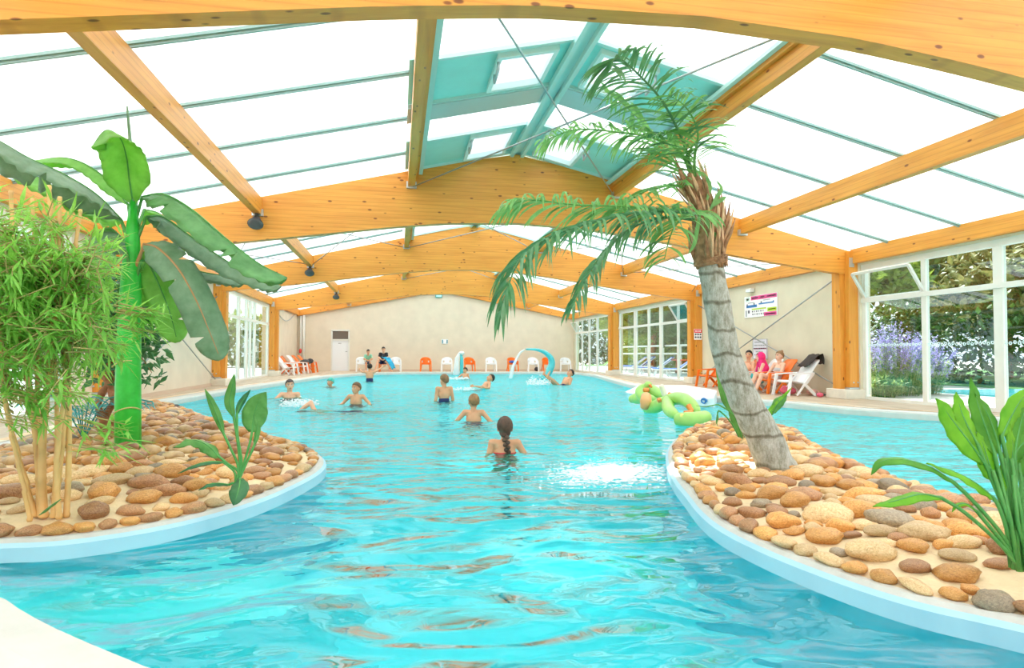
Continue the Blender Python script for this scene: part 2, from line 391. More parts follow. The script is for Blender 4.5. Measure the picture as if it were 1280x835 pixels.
# water surface
wt = fill([POOL], WZ, lambda x, y: inP(x, y)).build('pool_water', M_WATER); wt['kind'] = 'structure'; (wt.data.polygons[0].normal.z < 0) and wt.data.flip_normals(); wt['label'] = 'rippled turquoise water filling the indoor pool'

# islands: rim, liner skirt, mortar mound
def mound(poly, hmax, name, seed):
    rr = random.Random(seed); inner = offset(poly, -.055)
    x0, x1 = min(p[0] for p in poly), max(p[0] for p in poly); y0, y1 = min(p[1] for p in poly), max(p[1] for p in poly)
    ex = []; s = .12; y = y0
    while y < y1:
        x = x0
        while x < x1:
            q = (x+rr.uniform(-.03, .03), y+rr.uniform(-.03, .03))
            if inside(q, inner) and edist(q, inner) > .04: ex.append(q)
            x += s
        y += s
    def zf(x, y):
        d = edist((x, y), inner)
        return .0 + hmax*(1-math.exp(-d/.45)) + .012*math.sin(x*9)*math.sin(y*8)*min(1, d*5)
    mb = fill([inner], 0, lambda x, y: inside((x, y), inner), ex, zf); mb.sm = [True]*len(mb.f)
    o = mb.build(name, M_SAND)
    rim = MB(); rim.smooth = True
    ribbon(rim, inner, -.02, inner, .004); ribbon(rim, inner, .004, offset(poly, -.02), .004); ribbon(rim, offset(poly, -.02), .004, offset(poly, .0), -.012)
    rim.cur = 1; ribbon(rim, offset(poly, .0), -.012, offset(poly, .022), -.03); ribbon(rim, offset(poly, .022), -.03, offset(poly, .024), -1.15)
    r = rim.build('rim', [M_RIM, liner_mat('skirt_'+name+str(seed), (.34, .58, .70), (.40, .64, .75))], o)
    return o, zf, inner
isl_l, zL, innL = mound(LEFT, .13, 'planted_island', 1)
tag(isl_l, 'pale mortar bed of the left planted island with smooth white rim', 'planter')
isl_r, zR, innR = mound(RIGHT, .11, 'planted_island', 2)
tag(isl_r, 'pale mortar bed of the right planted island curving under the palm', 'planter')

# ---- walls
def wall_x(name, x0, x1, y0, y1, holes, m, z1=3.1):
    """wall slab along Y with rectangular holes (ya, yb, za, zb)"""
    mb = MB(); ys = sorted({y0, y1, *[h[0] for h in holes], *[h[1] for h in holes]})
    for a, b in zip(ys, ys[1:]):
        hs = [h for h in holes if h[0] <= a and h[1] >= b]
        if not hs: mb.box(((x0+x1)/2, (a+b)/2, z1/2), (x1-x0, b-a, z1))
        else:
            h = hs[0]
            if h[2] > .001: mb.box(((x0+x1)/2, (a+b)/2, h[2]/2), (x1-x0, b-a, h[2]))
            mb.box(((x0+x1)/2, (a+b)/2, (h[3]+z1)/2), (x1-x0, b-a, z1-h[3]))
    return struct(mb.build(name, m))
RH = [(-2.9, 4.2, .0, 2.8), (4.5, 11.66, .0, 2.8), (19.2, 26.45, .0, 2.78), (26.85, 33.3, .0, 2.78)]
wall_x('wall_right', 9.5, 9.75, -6, 33.75, RH, M_PLASTER_R)
LH = [(-2.9, 4.2, .0, 2.7), (4.6, 10.9, .0, 2.7), (19.7, 26.3, .0, 2.80)]
wall_x('wall_left', -5.3, -5.05, -6, 33.75, LH, M_PLASTER)
# back wall with door hole, top follows the roof
dx0, dx1, dz = -3.34, -2.49, 2.09
mb = MB()
def wtop(x): return roofz(x)-.02
mb.prism([(-5.3, 0), (dx0, 0), (dx0, wtop(dx0)), (-5.3, wtop(-5.3))], 33.5, 33.75, 1)
mb.prism([(dx0, dz), (dx1, dz), (dx1, wtop(dx1)), (dx0, wtop(dx0))], 33.5, 33.75, 1)
mb.prism([(dx1, 0), (9.75, 0), (9.75, wtop(9.75)), (CX, wtop(CX)), (dx1, wtop(dx1))], 33.5, 33.75, 1)
struct(mb.build('wall_back', M_PLASTER))
# door in back wall
M_DOOR = mat('door_white', (.80, .83, .86), .4)
d = MB().box(((dx0+dx1)/2, 33.55, 1.04), (dx1-dx0, .05, 2.08)).build('door_1', M_DOOR); struct(d)
mb = MB(); fz = 33.49
for a, b in (((dx0, fz, 0), (dx0, fz, dz)), ((dx1, fz, 0), (dx1, fz, dz)), ((dx0-.03, fz, dz), (dx1+.03, fz, dz)), ((dx0, fz, 1.6), (dx1, fz, 1.6))): mb.bar(a, b, .07, .05, up=(0, 1, 0))
mb.build('door_frame', M_WHITE, d)
MB().box(((dx0+dx1)/2, 33.515, 1.84), (dx1-dx0-.07, .02, .40)).build('fanlight', mat('fanlight', (.16, .13, .11), .1), d)
MB().box((dx1-.12, 33.49, 1.0), (.1, .05, .03)).build('door_handle', M_STEEL, d)
mb = MB()
for k in range(3): mb.box((-3.0+k*.05, 33.52, 1.42), (.035, .012, .03))
mb.build('door_sign', M_DARK, d)
for nm, a, b, yy in (('baseboard_back', (-2.45, 33.48, .04), (9.5, 33.48, .04), 0), ('baseboard_right', (9.485, 12.3, .04), (9.485, 18.7, .04), 0), ('baseboard_left', (-5.035, 12.2, .04), (-5.035, 18.6, .04), 0)):
    struct(MB().bar(a, b, .03, .08).build(nm, mat('skirting', (.62, .47, .35), .6)))

# ---- windows
def window(name, x, ya, yb, xdir, mull_, ztr=2.05, ztop=2.69, tilt=None, head=.12, doors=(), handles=(), band=False):
    """white framed glazing in a side wall; mull = list of mullion positions; upper lights above a transom"""
    fr = MB(); t = .055; dpt = .09; mull = sorted(mull_)
    def vert(y, w=t, z0=.06, z1=ztop): fr.box((x, y, (z0+z1)/2), (dpt-.006, w, z1-z0))
    fr.box((x, (ya+yb)/2, ztop+.06), (dpt+.02, yb-ya, head)); fr.box((x, (ya+yb)/2, .03), (dpt, yb-ya, .06))
    fr.box((x-.01*xdir, (ya+yb)/2, ztr), (dpt+.03, yb-ya, .085))
    for y in [ya+.04, yb-.04]: vert(y, .09)
    for m in mull: vert(m[0], m[1])
    o = fr.build(name, M_WHITE); struct(o)
    eds = [ya+.08]+[m[0] for m in mull]+[yb-.08]
    for i in range(len(eds)-1):
        a, b = eds[i]+.02, eds[i+1]-.02
        MB().box((x, (a+b)/2, (ztr+.06)/2+.02), (.012, b-a, ztr-.1)).build('pane', M_GLASS, o)
        if tilt is not None and i == tilt:
            s = MB(); H = ztop-ztr-.05; w = b-a+.02; M = Matrix.Translation((x-.03*xdir, (a+b)/2, ztr+.04)) @ Matrix.Rotation(-math.radians(32)*xdir, 4, 'Y')
            for c, dd in (((0, 0, 0), (.05, w, .05)), ((0, 0, H), (.05, w, .05)), ((0, -w/2, H/2), (.05, .05, H)), ((0, w/2, H/2), (.05, .05, H))): s.box((0, 0, 0), dd, M=M @ Matrix.Translation(c))
            so = s.build('tilted_sash', M_WHITE, o)
            MB().box((0, 0, 0), (.01, w-.05, H-.05), M=M @ Matrix.Translation((0, 0, H/2))).build('sash_pane', M_GLASS, so)
            e = M @ Vector((0, w*.2, H)); MB().bar(e, (x, (a+b)/2+w*.2, ztop-.03), .015).build('sash_stay', M_STEEL, o)
        else:
            MB().box((x, (a+b)/2, (ztr+ztop)/2+.02), (.012, b-a, ztop-ztr-.06)).build('pane', M_GLASS, o)
    if band:   # frosted safety dots across the glass at eye height
        s = MB()
        for i in range(len(eds)-1):
            y = eds[i]+.06; k = 0
            while y < eds[i+1]-.06:
                for q in range(6):
                    a0 = q*math.pi/3; s.box((x-.01*xdir, y+.022*math.cos(a0), 1.12+.022*math.sin(a0)+.008*((k % 2)*2-1)), (.004, .018, .018))
                y += .075; k += 1
        s.build('frosted_band', mat('frost', (.72, .9, .93), .5), o)
    for y in handles: MB().box((x-.07*xdir, y, 1.05), (.04, .03, .22)).build('window_handle', M_WHITE, o)
    return o
window('window_1', 9.6, 4.5, 11.66, 1, [(10.10, .10), (8.63, .16), (7.2, .10), (5.8, .16)], tilt=4, band=True)
window('window_2', 9.6, 19.2, 26.45, 1, [(24.55, .24), (23.15, .10), (22.0, .18), (20.55, .06)], tilt=0, handles=(23.3,))
window('window_3', 9.6, 26.85, 33.3, 1, [(atX(737, 430, 9.6).y, .16), (atX(747, 430, 9.6).y, .16), (atX(728, 430, 9.6).y, .08)], tilt=3, handles=(29.2,))
window('window_4', 9.6, -2.9, 4.2, 1, [(-1.5, .1), (0, .16), (1.4, .1), (2.8, .16)])
window('window_5', -5.1, 19.7, 26.3, -1, [(atX(299.5, 430, -5.05).y, .16), (atX(309.5, 430, -5.05).y, .16), (atX(319.5, 430, -5.05).y, .12), (atX(315, 430, -5.05).y-.1, .05)], ztop=2.72, handles=(24.0,))
window('window_6', -5.1, 4.6, 10.9, -1, [(6.1, .1), (7.6, .16), (9.2, .1)], ztop=2.62)
window('window_7', -5.1, -2.9, 4.2, -1, [(-1.5, .1), (.2, .16), (2, .1)], ztop=2.62)
# white door leaf surround seen at the near edge of window_3 / pipes in far left corner
mb = MB(); mb.smooth = True
mb.tube([(-4.86, 33.4, 0), (-4.86, 33.4, 2.8)], .05, 10); mb.tube([(-4.72, 33.42, 0), (-4.72, 33.42, 2.85)], .07, 10)
pp = mb.build('downpipe', M_WHITE); tag(pp, 'white vertical pipes in the far left corner of the hall', 'pipe')
mb = MB(); mb.ell((-4.86, 33.3, 1.02), (.07, .05, .12)); tag(mb.build('pull_station', mat('red_plastic', (.75, .05, .04), .4)), 'small red fitting on the corner pipe at the far left', 'alarm point')
mb = MB(); pts = [(-4.98, 27.1+k*.62, 2.78-.42*math.sin(math.pi*k/8)) for k in range(9)]; mb.tube(pts, .022, 6)
tag(mb.build('hanging_cable', M_STEEL), 'grey cable sagging along the left wall under the roof', 'cable')

# ================================================================ TIMBER FRAMES
def prof_bottom(d): 
    P = [(0, 3.42), (1.3, 3.37), (2.3, 3.26), (3.3, 3.12), (5, 2.88), (7, 2.63), (7.4, 2.6)]
    d = abs(d)
    for (a, za), (b, zb) in zip(P, P[1:]):
        if d <= b: 
            return za+(zb-za)*(d-a)/(b-a)
    return P[-1][1]
def prof_top(d):
    d = abs(d); z = 4.80-.235*d
    return z - .05*max(0, 1-d/1.2)
def frame(i, y):
    lab = ['golden glulam frame behind the viewpoint', 'golden glulam arch closest to the viewer, crossing the top of the view', 'golden glulam arch over the palm, with the roof apex above it',
           'golden glulam arch in the middle of the row, beyond the palm', 'golden glulam arch farthest along, just before the end wall'][i]
    t = thing('portal_frame', lab, 'roof beam', (CX, y, 0))
    mb = MB(); ds = [-7.3+k*14.6/48 for k in range(49)]
    ds2 = ds
    poly = [(d, prof_bottom(d)) for d in ds]+[(d, prof_top(d)) for d in reversed(ds2)]
    # strip build for clean faces
    b = len(mb.v); n = len(ds)
    for yy in (-.09, .09):
        for d in ds: mb.v.append(Vector((d, yy, prof_bottom(d))))
        for d in ds: mb.v.append(Vector((d, yy, prof_top(d))))
    for k in range(n-1):
        mb.face([k, k+1, n+k+1, n+k]); q = 2*n; mb.face([q+k, q+k+1, q+n+k+1, q+n+k])
        mb.face([k, k+1, q+k+1, q+k]); mb.face([n+k, n+k+1, q+n+k+1, q+n+k])
    mb.face([0, n, 3*n, 2*n]); mb.face([n-1, 2*n-1, 4*n-1, 3*n-1])
    mb.build('arch_beam', W_X, t)
    for s in (-1, 1):
        p = MB(); p.box((s*7.02, .06, 1.4+.09), (.13, .24, 2.60)); p.box((s*7.2, -.02, 1.62+.05), (.26, .36, 2.86)); p.build('post', W_Z, t)
        c = MB(); c.box((s*7.16, 0, .1), (.56, .62, .2)); c.build('plinth', M_CONC, t, bevel=.012)
        MB().box((s*7.14, -.19, 2.86), (.12, .03, .20)).build('bracket', M_ZINC, t); MB().box((s*7.2, -.02, .22), (.3, .4, .03)).build('base_plate', M_ZINC, t)
        for x in (-.05, .05): MB().ell((s*7.2+x, -.205, .34), (.018, .012, .018), nu=8, nv=5).build('bolt', M_ZINC, t)
    return t
for i, y in enumerate(FR): frame(i, y)
E2 = 33.42
arch_wall = None
# thin end beam on the back wall
mb = MB(); ds = [-7.3+k*14.6/40 for k in range(41)]; n = len(ds)
for yy in (33.33, 33.5):
    for d in ds: mb.v.append(Vector((CX+d, yy, prof_top(d)-.30-.30*(1-min(1, abs(d)/7.3)))))
    for d in ds: mb.v.append(Vector((CX+d, yy, prof_top(d))))
for k in range(n-1):
    q = 2*n; mb.face([k, k+1, n+k+1, n+k]); mb.face([q+k, q+k+1, q+n+k+1, q+n+k]); mb.face([k, k+1, q+k+1, q+k]); mb.face([n+k, n+k+1, q+n+k+1, q+n+k])
o = mb.build('end_beam', W_X); tag(o, 'shallow glulam beam running along the top of the far wall', 'roof beam')

BAYS = list(zip([-3.01]+[f+.09 for f in FR[1:]], [f-.09 for f in FR[1:]]+[33.33]))
names_p = {-4.7: 'left outer', -2.0: 'left ridge-side', 2.0: 'right ridge-side', 4.7: 'right outer'}
bayn = ['bay behind the viewpoint', 'nearest bay', 'second bay', 'third bay', 'farthest bay']
for bi, (a, b) in enumerate(BAYS):
    for d, nm in names_p.items():
        x = CX+d; zt = roofz(x)-.035; h = .30; M = Matrix.Translation((x, (a+b)/2, zt-h/2-.005))
        t = thing('purlin', f'golden timber purlin on the {nm} line of the roof, {bayn[bi]}', 'timber beam', (x, (a+b)/2, zt-h/2), group=None)
        p = MB(); p.box((0, 0, 0), (.13, b-a, h))
        if abs(d) == 2.0: p.box((-.1*(1 if d > 0 else -1), 0, h/2-.06), (.06, b-a, .10))
        p.build('beam', W_Y, t)
        for e in (-1, 1): MB().box((0, e*((b-a)/2-.03), -h/2+.03), (.19, .07, .12)).build('joist_hanger', M_ZINC, t)
        if abs(d) == 2.0:
            s = MB(); s.box((-.17*(1 if d > 0 else -1), 0, h/2-.03), (.07, b-a, .05)); s.build('edge_strip', M_PALETEAL, t)
    for s, nm in ((-1, 'left'), (1, 'right')):
        x = CX+s*7.23; t = tag(MB().box((0, 0, 0), (.14, b-a-.1, .30)).build('eave_beam', W_Y, loc=(x, (a+b)/2, 2.99)), f'golden timber eave beam above the {nm} wall, {bayn[bi]}', 'timber beam')

# ================================================================ ROOF
def slope_box(mb, x0, x1, y0, y1, dz=0, th=.016):
    """flat slab lying on the roof plane"""
    b = len(mb.v)
    for z in (dz-th/2, dz+th/2):
        for x, y in ((x0, y0), (x1, y0), (x1, y1), (x0, y1)): mb.v.append(Vector((x, y, roofz(x)+z)))
    for f in ((0, 3, 2, 1), (4, 5, 6, 7), (0, 1, 5, 4), (1, 2, 6, 5), (2, 3, 7, 6), (3, 0, 4, 7)): mb.face([b+k for k in f])
ys_all = []
BARS = {0: [-1.6, 0, 1.5, 3.0], 1: [6.2, 7.65, 9.15, 10.75], 2: [13.4, 14.9, 16.3, 17.6], 3: [20.4, 22, 23.6, 25.1], 4: [28.1, 29.6, 31.1, 32.4]}
ceil = None
for s in (-1, 1):
    mb = MB()
    x0, x1 = (CX-7.75, CX-2.12) if s < 0 else (CX+2.12, CX+7.75)
    slope_box(mb, x0, x1, -6.0, 33.75, dz=.03)
    o = struct(mb.build('ceiling', M_ROOF)); ceil = ceil or o
    for bi in BARS:
        for y in BARS[bi]:
            g = MB()
            slope_box(g, x0, x1, y-.035, y+.035, dz=.0, th=.03); slope_box(g, x0, x1, y-.012, y+.012, dz=-.025, th=.03)
            g.build('glazing_bar', M_BAR, o)
# ridge field between the inner purlins
rows = []   # (y0, y1, kind)
for bi, (a, b) in enumerate(BAYS):
    if bi == 1: rows += [(a, 7.36, 'w'), (7.36, 8.70, 't'), (8.70, 9.26, 'g'), (9.26, 10.26, 'w'), (10.26, b, 't')]
    elif bi == 2: rows += [(a, 14.6, 'w'), (14.6, 15.9, 't'), (15.9, b, 'w')]
    else: rows += [(a, b, 'w')]
for f in FR[1:]: rows.append((f-.09, f+.09, 'w'))
W = MB(); T = MB(); G = MB()
sky_holes = []
for (a, b, k) in rows:
    for s in (-1, 1):
        xa, xb = CX+s*.07, CX+s*2.12
        if k == 'w': slope_box(W, xa, xb, a, b, dz=.03)
        elif k == 'g': slope_box(G, xa, xb, a, b, dz=-.02, th=.06)
        else:
            wa, wb = CX+s*.27, CX+s*1.05; y0, y1 = a+.14, b-.14
            slope_box(T, wb, xb, a, b, dz=.02); slope_box(T, xa, wa, a, b, dz=.02); slope_box(T, wa, wb, a, y0, dz=.02); slope_box(T, wa, wb, y1, b, dz=.02)
            sky_holes.append((s, wa, wb, y0, y1))
struct(W.build('ceiling', M_ROOF)); struct(T.build('ceiling', M_TEAL)); G.build('cross_panel', mat('grey_panel', (.50, .62, .62), .3, .3), ceil)
mb = MB()
for s in (-1, 1):
    for yy in sorted({r[0] for r in rows}):
        slope_box(mb, CX+s*.07, CX+s*2.05, yy-.03, yy+.03, dz=-.01, th=.05)
mb.build('cross_bar', M_PALETEAL, ceil)
mb = MB()
for dx in (-.10, .10): mb.box((CX+dx, 13.7, 4.74), (.06, 39.3, .09))
mb.box((CX, 13.7, 4.79), (.24, 39.3, .03)); mb.build('ridge_bar', M_PALETEAL, ceil)
wn = ['nearer left of the ridge', 'nearer right of the ridge', 'left of the ridge close to the arch over the palm', 'right of the ridge close to the arch over the palm', 'left of the ridge in the second bay', 'right of the ridge in the second bay']
for k, (s, wa, wb, y0, y1) in enumerate(sky_holes):
    t = thing('skylight', f'pale framed roof window, {wn[k]}', 'roof window', ((wa+wb)/2, (y0+y1)/2, roofz((wa+wb)/2)))
    off = -Vector(t.location)
    def sb(m, nm, mm):
        m.v = [v+off for v in m.v]; return m.build(nm, mm, t)
    m = MB()
    lo, hi = min(wa, wb), max(wa, wb)
    for q in ((lo, hi, y0, y0+.07), (lo, hi, y1-.07, y1), (lo, lo+.06, y0+.07, y1-.07), (hi-.06, hi, y0+.07, y1-.07)): slope_box(m, *q, dz=-.012, th=.09)
    sf = sb(m, 'sash_frame', mat('sash', (.72, .86, .84), .35))
    m = MB(); slope_box(m, lo+.05, hi-.05, y0+.05, y1-.05, dz=.03, th=.01); sb(m, 'pane', M_SKYGLASS)
    m = MB(); xh = wb+s*(-.02); zz = roofz(xh)-.06
    m.tube([(xh, y0+.1, zz), (xh, y0+.1, zz-.09), (xh, y0+.42, zz-.12), (xh, y0+.42, zz-.02)], .02, 6); sb(m, 'handle', M_ZINC).parent = sf
# ================================================================ BRACING
def rod(label, a, b, r=.013, nm='brace_rod', grp=None):
    o = MB().tube([a, b], r, 6).build(nm, M_STEEL); tag(o, label, 'steel rod', grp); return o
for bi, (a, b) in enumerate(BAYS[1:4], 1):
    x0, x1 = CX-2.0, CX+1.96; z = 4.04
    rod(f'steel tie rod under the ridge, {bayn[bi]}, running from near left to far right', (x0, a, z), (x1, b, z))
    rod(f'steel tie rod under the ridge, {bayn[bi]}, running from near right to far left', (x1, a, z-.03), (x0, b, z-.03))
a, b = BAYS[2]
for s, nm in ((-1, 'left'), (1, 'right')):
    rod(f'steel rod crossing the {nm} roof slope in the second bay, from eave to purlin', (CX+s*7.0, a, 2.95), (CX+s*4.7, b, 3.45))
    rod(f'steel rod crossing the {nm} roof slope in the second bay, from purlin to eave', (CX+s*4.7, a, 3.42), (CX+s*7.0, b, 2.93))
    rod(f'steel rod on the {nm} slope in the second bay, beside the ridge-side purlin', (CX+s*4.7, a, 3.42), (CX+s*2.05, b, 4.03))
    rod(f'second steel rod on the {nm} slope in the second bay, beside the ridge-side purlin', (CX+s*2.05, a, 4.03), (CX+s*4.7, b, 3.40))
rod('dark wall brace falling towards the far post beside the notice board', (9.36, 12.15, 2.6), (9.36, 18.7, .12), .016)
rod('dark wall brace rising from the near post plinth across the cream wall', (9.38, 12.1, .2), (9.38, 18.7, 2.5), .016)
rod('wall brace on the left wall falling away behind the banana leaf', (-4.93, 12.15, 2.6), (-4.93, 18.7, .12), .016)
rod('wall brace on the left wall rising to the far post', (-4.95, 12.15, .2), (-4.95, 18.7, 2.5), .016)

# ceiling speakers under the left outer purlins
def speaker(y, lab):
    t = thing('speaker', lab, 'loudspeaker', (CX-4.7, y, 3.30), group='black ceiling speakers')
    m = MB(); m.smooth = True
    A = Euler((math.radians(-38), 0, 0)).to_matrix()
    prof = [(0, .06), (.05, .075), (.10, .10), (.14, .125), (.16, .135)]
    pts = [A@Vector((0, 0, -z)) for z, r in [(0, .05)]+prof[1:]]; m.tube([A@Vector((0, 0, .02))]+[A@Vector((0, 0, -z)) for z, _ in prof], [.03]+[r for _, r in prof], 16)
    hs_ = m.build('housing', M_DARK, t)
    g = MB(); g.ell(A@Vector((0, 0, -.16)), (.128, .128, .035), A); g.build('grille', mat('grille', (.10, .10, .10), .7), hs_)
    MB().box((0, 0, .05), (.05, .09, .08)).build('mounting_bracket', M_DARK, t)
speaker(11.72, 'black round speaker under the left purlin at the arch over the palm')
speaker(18.6, 'black round speaker under the left purlin at the middle arch')
speaker(26.4, 'black round speaker under the left purlin at the farthest arch')
# small wall light and exit lights
t = thing('wall_light', 'small white lamp box high on the cream right wall', 'lamp', (9.42, 15.7, 2.66))
MB().box((0, 0, 0), (.12, .26, .10)).build('housing', M_WHITE, t, bevel=.01); MB().box((-.062, 0, -.01), (.01, .2, .06)).build('diffuser', mat('diff', (.8, .9, .9), .3), t)
t = thing('emergency_light', 'teal framed emergency lamp high on the far wall', 'lamp', tuple(atY(548.5, 370, 33.42)))
MB().box((0, 0, 0), (.36, .08, .17)).build('housing', mat('teal_dark', (.10, .42, .42), .4), t, bevel=.03); MB().box((0, -.045, 0), (.26, .01, .09)).build('diffuser', mat('lampface', (.55, .95, .95), .3), t)
# signs
def sign_wall_x(name, lab, x, y0, y1, z0, z1, parts, base, lx=-1):
    t = thing(name, lab, 'sign', (x, (y0+y1)/2, (z0+z1)/2))
    bd = MB().box((0, 0, 0), (.015, abs(y1-y0), z1-z0)).build('board', base, t)
    gm = {}
    for (u0, u1, v0, v1, m) in parts:   # u 0..1 left to right as seen (far to near on the right wall), v 0..1 top to bottom
        w_, h_ = abs(y1-y0), z1-z0
        yy = (.5-(u0+u1)/2)*w_; zz = (.5-(v0+v1)/2)*h_
        gm.setdefault(m.name, (m, MB()))[1].box((lx*.0095, yy, zz), (.004, (u1-u0)*w_, (v1-v0)*h_))
    for nm, (m, g) in gm.items(): g.build('print', m, bd)
    return t
PK = mat('print_pink', (.78, .10, .32), .5); BL = mat('print_blue', (.02, .20, .55), .5); LG = mat('print_lime', (.50, .72, .04), .5); INK = mat('print_ink', (.09, .10, .14), .6); PW = mat('print_white', (.92, .93, .95), .5); GI = mat('print_grey', (.35, .38, .42), .6); CY = mat('print_palegreen', (.62, .86, .78), .5); RD = mat('print_red', (.80, .03, .06), .5)
pr_ = random.Random(3)
parts = [(.22, .99, .02, .20, PK), (.62, .98, .82, .99, PK), (.72, .98, .63, .80, LG), (.24, .68, .60, .66, LG), (.07, .40, .42, .54, BL), (.08, .11, .36, .50, INK), (.30, .33, .33, .46, INK), (.46, .90, .38, .44, BL), (.52, .55, .30, .38, INK), (.88, .91, .34, .42, BL), (.04, .17, .05, .24, CY), (.07, .14, .09, .19, PW)]
for k in range(11):
    a = .25+k*.066; parts.append((a, a+.048, .075, .145, PW)) if k not in (3, 6) else None
for r_ in range(2):
    for k in range(6): a = .25+k*.065+r_*.01; parts.append((a, a+.03, .70+r_*.13, .77+r_*.13, GI if k % 2 else INK))
parts += [(.12, .17, .66, .80, INK), (.04, .08, .66, .95, GI), (.66, .94, .88, .93, PW), (.75, .95, .69, .73, INK), (.12, .30, .30, .33, GI), (.60, .80, .25, .28, GI)]
sign_wall_x('pool_sign', 'large white pool notice with pink header and blue depth diagrams on the right wall', 9.485, 14.54, 16.08, 1.93, 2.51, [p for p in parts if p], PW)
parts = [(.0, 1, 0, .02, GI), (0, 1, .98, 1, GI), (0, .03, 0, 1, GI), (.97, 1, 0, 1, GI), (.05, .95, .46, .50, PK)]
for r_, (y_, a_, b_) in enumerate([(.12, .15, .85), (.28, .1, .9), (.44, .08, .92), (.60, .22, .72), (.76, .12, .84)]):
    x_ = a_
    while x_ < b_:
        q = pr_.uniform(.05, .14); parts.append((x_, min(x_+q, b_), y_, y_+.06, GI if r_ != 2 else INK)); x_ += q+.03
sign_wall_x('rules_sign', 'small pale rules sheet with lines of text above the seated people', 9.485, 15.0, 15.68, .8, 1.33, parts, mat('sheet', (.82, .82, .92), .5))
# red and white sign on the post at the third frame (faces the viewer)
t = thing('warning_sign', 'small red and white warning sign on the wooden post by the orange chair', 'sign', (9.34, 18.58, 1.55))
MB().box((0, 0, 0), (.26, .012, .34)).build('board', PW, t); MB().box((0, -.008, .105), (.25, .004, .11)).build('header', RD, t)
m = MB()
for k in range(3): m.box((-.07+k*.07, -.0095, .105), (.05, .003, .04))
m.build('header_text', PW, t)
m = MB()
for r_ in range(2):
    for k in range(3): m.tube([(-.08+k*.08, -.009, -.0-r_*.09), (-.08+k*.08, -.011, -.0-r_*.09)], .03, 12)
m.build('pictograms', INK, t); 
t = thing('wall_sign', 'little white and blue sign in the middle of the far wall', 'sign', tuple(atY(556, 427, 33.48)))
MB().box((0, 0, 0), (.34, .012, .24)).build('board', PW, t); m = MB(); m.box((-.12, -.008, 0), (.06, .004, .2)); m.box((.12, -.008, 0), (.06, .004, .2)); m.build('print', mat('print_teal', (.03, .25, .33), .5), t)
# ================================================================ PEBBLES
def stone_meshes(sub=3):
    out = {}
    rr = random.Random(5)
    for nm, m in STONES:
        L = []
        for k in range(5):
            bm = bmesh.new(); bmesh.ops.create_icosphere(bm, subdivisions=sub, radius=1)
            o1, o2 = Vector((rr.uniform(-9, 9),)*3), rr.uniform(.8, 1.3)
            from mathutils import noise as NO
            ph = rr.uniform(0, 6)
            for v in bm.verts:
                p = v.co.copy(); q = NO.noise(p*o2+o1)*.28+NO.noise(p*2.6+o1)*.07
                p *= 1+q; p.x *= 1+.18*math.sin(ph+p.y*1.3); p.z *= .9
                v.co = p
            me = bpy.data.meshes.new('pebble'); bm.to_mesh(me); bm.free(); me.materials.append(m)
            for p in me.polygons: p.use_smooth = True
            L.append(me)
        out[nm] = L
    return out
SM = stone_meshes(); SML = stone_meshes(2)
KEEP = []  # spots kept clear for stems: (x, y, r)
def scatter(poly, seed, sizes):
    rr = random.Random(seed); inner = offset(poly, -.085)
    x0, x1 = min(p[0] for p in poly), max(p[0] for p in poly); y0, y1 = min(p[1] for p in poly), max(p[1] for p in poly)
    S = []; grid = {}
    def ok(x, y, r):
        gx, gy = int(x/.3), int(y/.3)
        for a in (-1, 0, 1):
            for b in (-1, 0, 1):
                for (X, Y, RR) in grid.get((gx+a, gy+b), ()):
                    if math.hypot(x-X, y-Y) < (r+RR)*.97: return False
        return True
    # a row hugging the rim first
    n = len(inner); acc = 0
    for i in range(n):
        a = Vector(inner[i]); b = Vector(inner[(i+1) % n]); L = (b-a).length; t = acc
        while t < L:
            p = a+(b-a)*(t/L); r = rr.uniform(.045, .07)
            if ok(p.x, p.y, r):
                ang = math.atan2(b.y-a.y, b.x-a.x)+rr.uniform(-.5, .5); S.append((p.x, p.y, r, ang, True)); grid.setdefault((int(p.x/.3), int(p.y/.3)), []).append((p.x, p.y, r))
            t += .02
        acc = max(0, t-L)
    for r0, r1, tries in sizes:
        for _ in range(tries):
            x, y = rr.uniform(x0, x1), rr.uniform(y0, y1); r = rr.uniform(r0, r1)
            if not inside((x, y), inner) or edist((x, y), inner) < r*.5: continue
            if any(math.hypot(x-a, y-b) < c+r*.8 for a, b, c in KEEP): continue
            if ok(x, y, r):
                S.append((x, y, r, rr.uniform(-.6, .6)+(.15 if seed == 1 else -.5), False)); grid.setdefault((int(x/.3), int(y/.3)), []).append((x, y, r))
    return S
BAN, BAM, FIC, SMP, RPL, PLM, BPL = atZ(160, 560, .12), atZ(55, 634, .10), atZ(133, 545, .12), atZ(296, 612, .10), atZ(1276, 712, .10), atZ(972, 580, .10), Vector((3.25, 5.6, .1))
KEEP += [(BAN.x, BAN.y, .14), (BAM.x, BAM.y, .13), (FIC.x, FIC.y, .2), (SMP.x, SMP.y, .05), (RPL.x, RPL.y, .1), (PLM.x, PLM.y, .2), (BPL.x, BPL.y, .06)]
SZ = [(.070, .098, 900), (.048, .062, 5000), (.034, .046, 9000)]
allS = []
for side, poly, seed, zf in (('left', LEFT, 1, zL), ('right', RIGHT, 2, zR)):
    for s in scatter(poly, seed, SZ):
        x, y, r, a, rim = s; v_ang = abs(math.atan2(x, y)-YAW)
        vis = v_ang < math.radians(41); allS.append((0 if vis else 1, math.hypot(x, y), side, s, zf))
allS.sort(key=lambda q: (q[0], q[1]))
rr = random.Random(11)
colw = ['ochre']*5+['brown']*4+['tan']*3+['grey']*1
LBL = {'ochre': 'golden ochre', 'brown': 'reddish brown', 'tan': 'pale tan', 'grey': 'greyish'}
rest = {}; ind = []
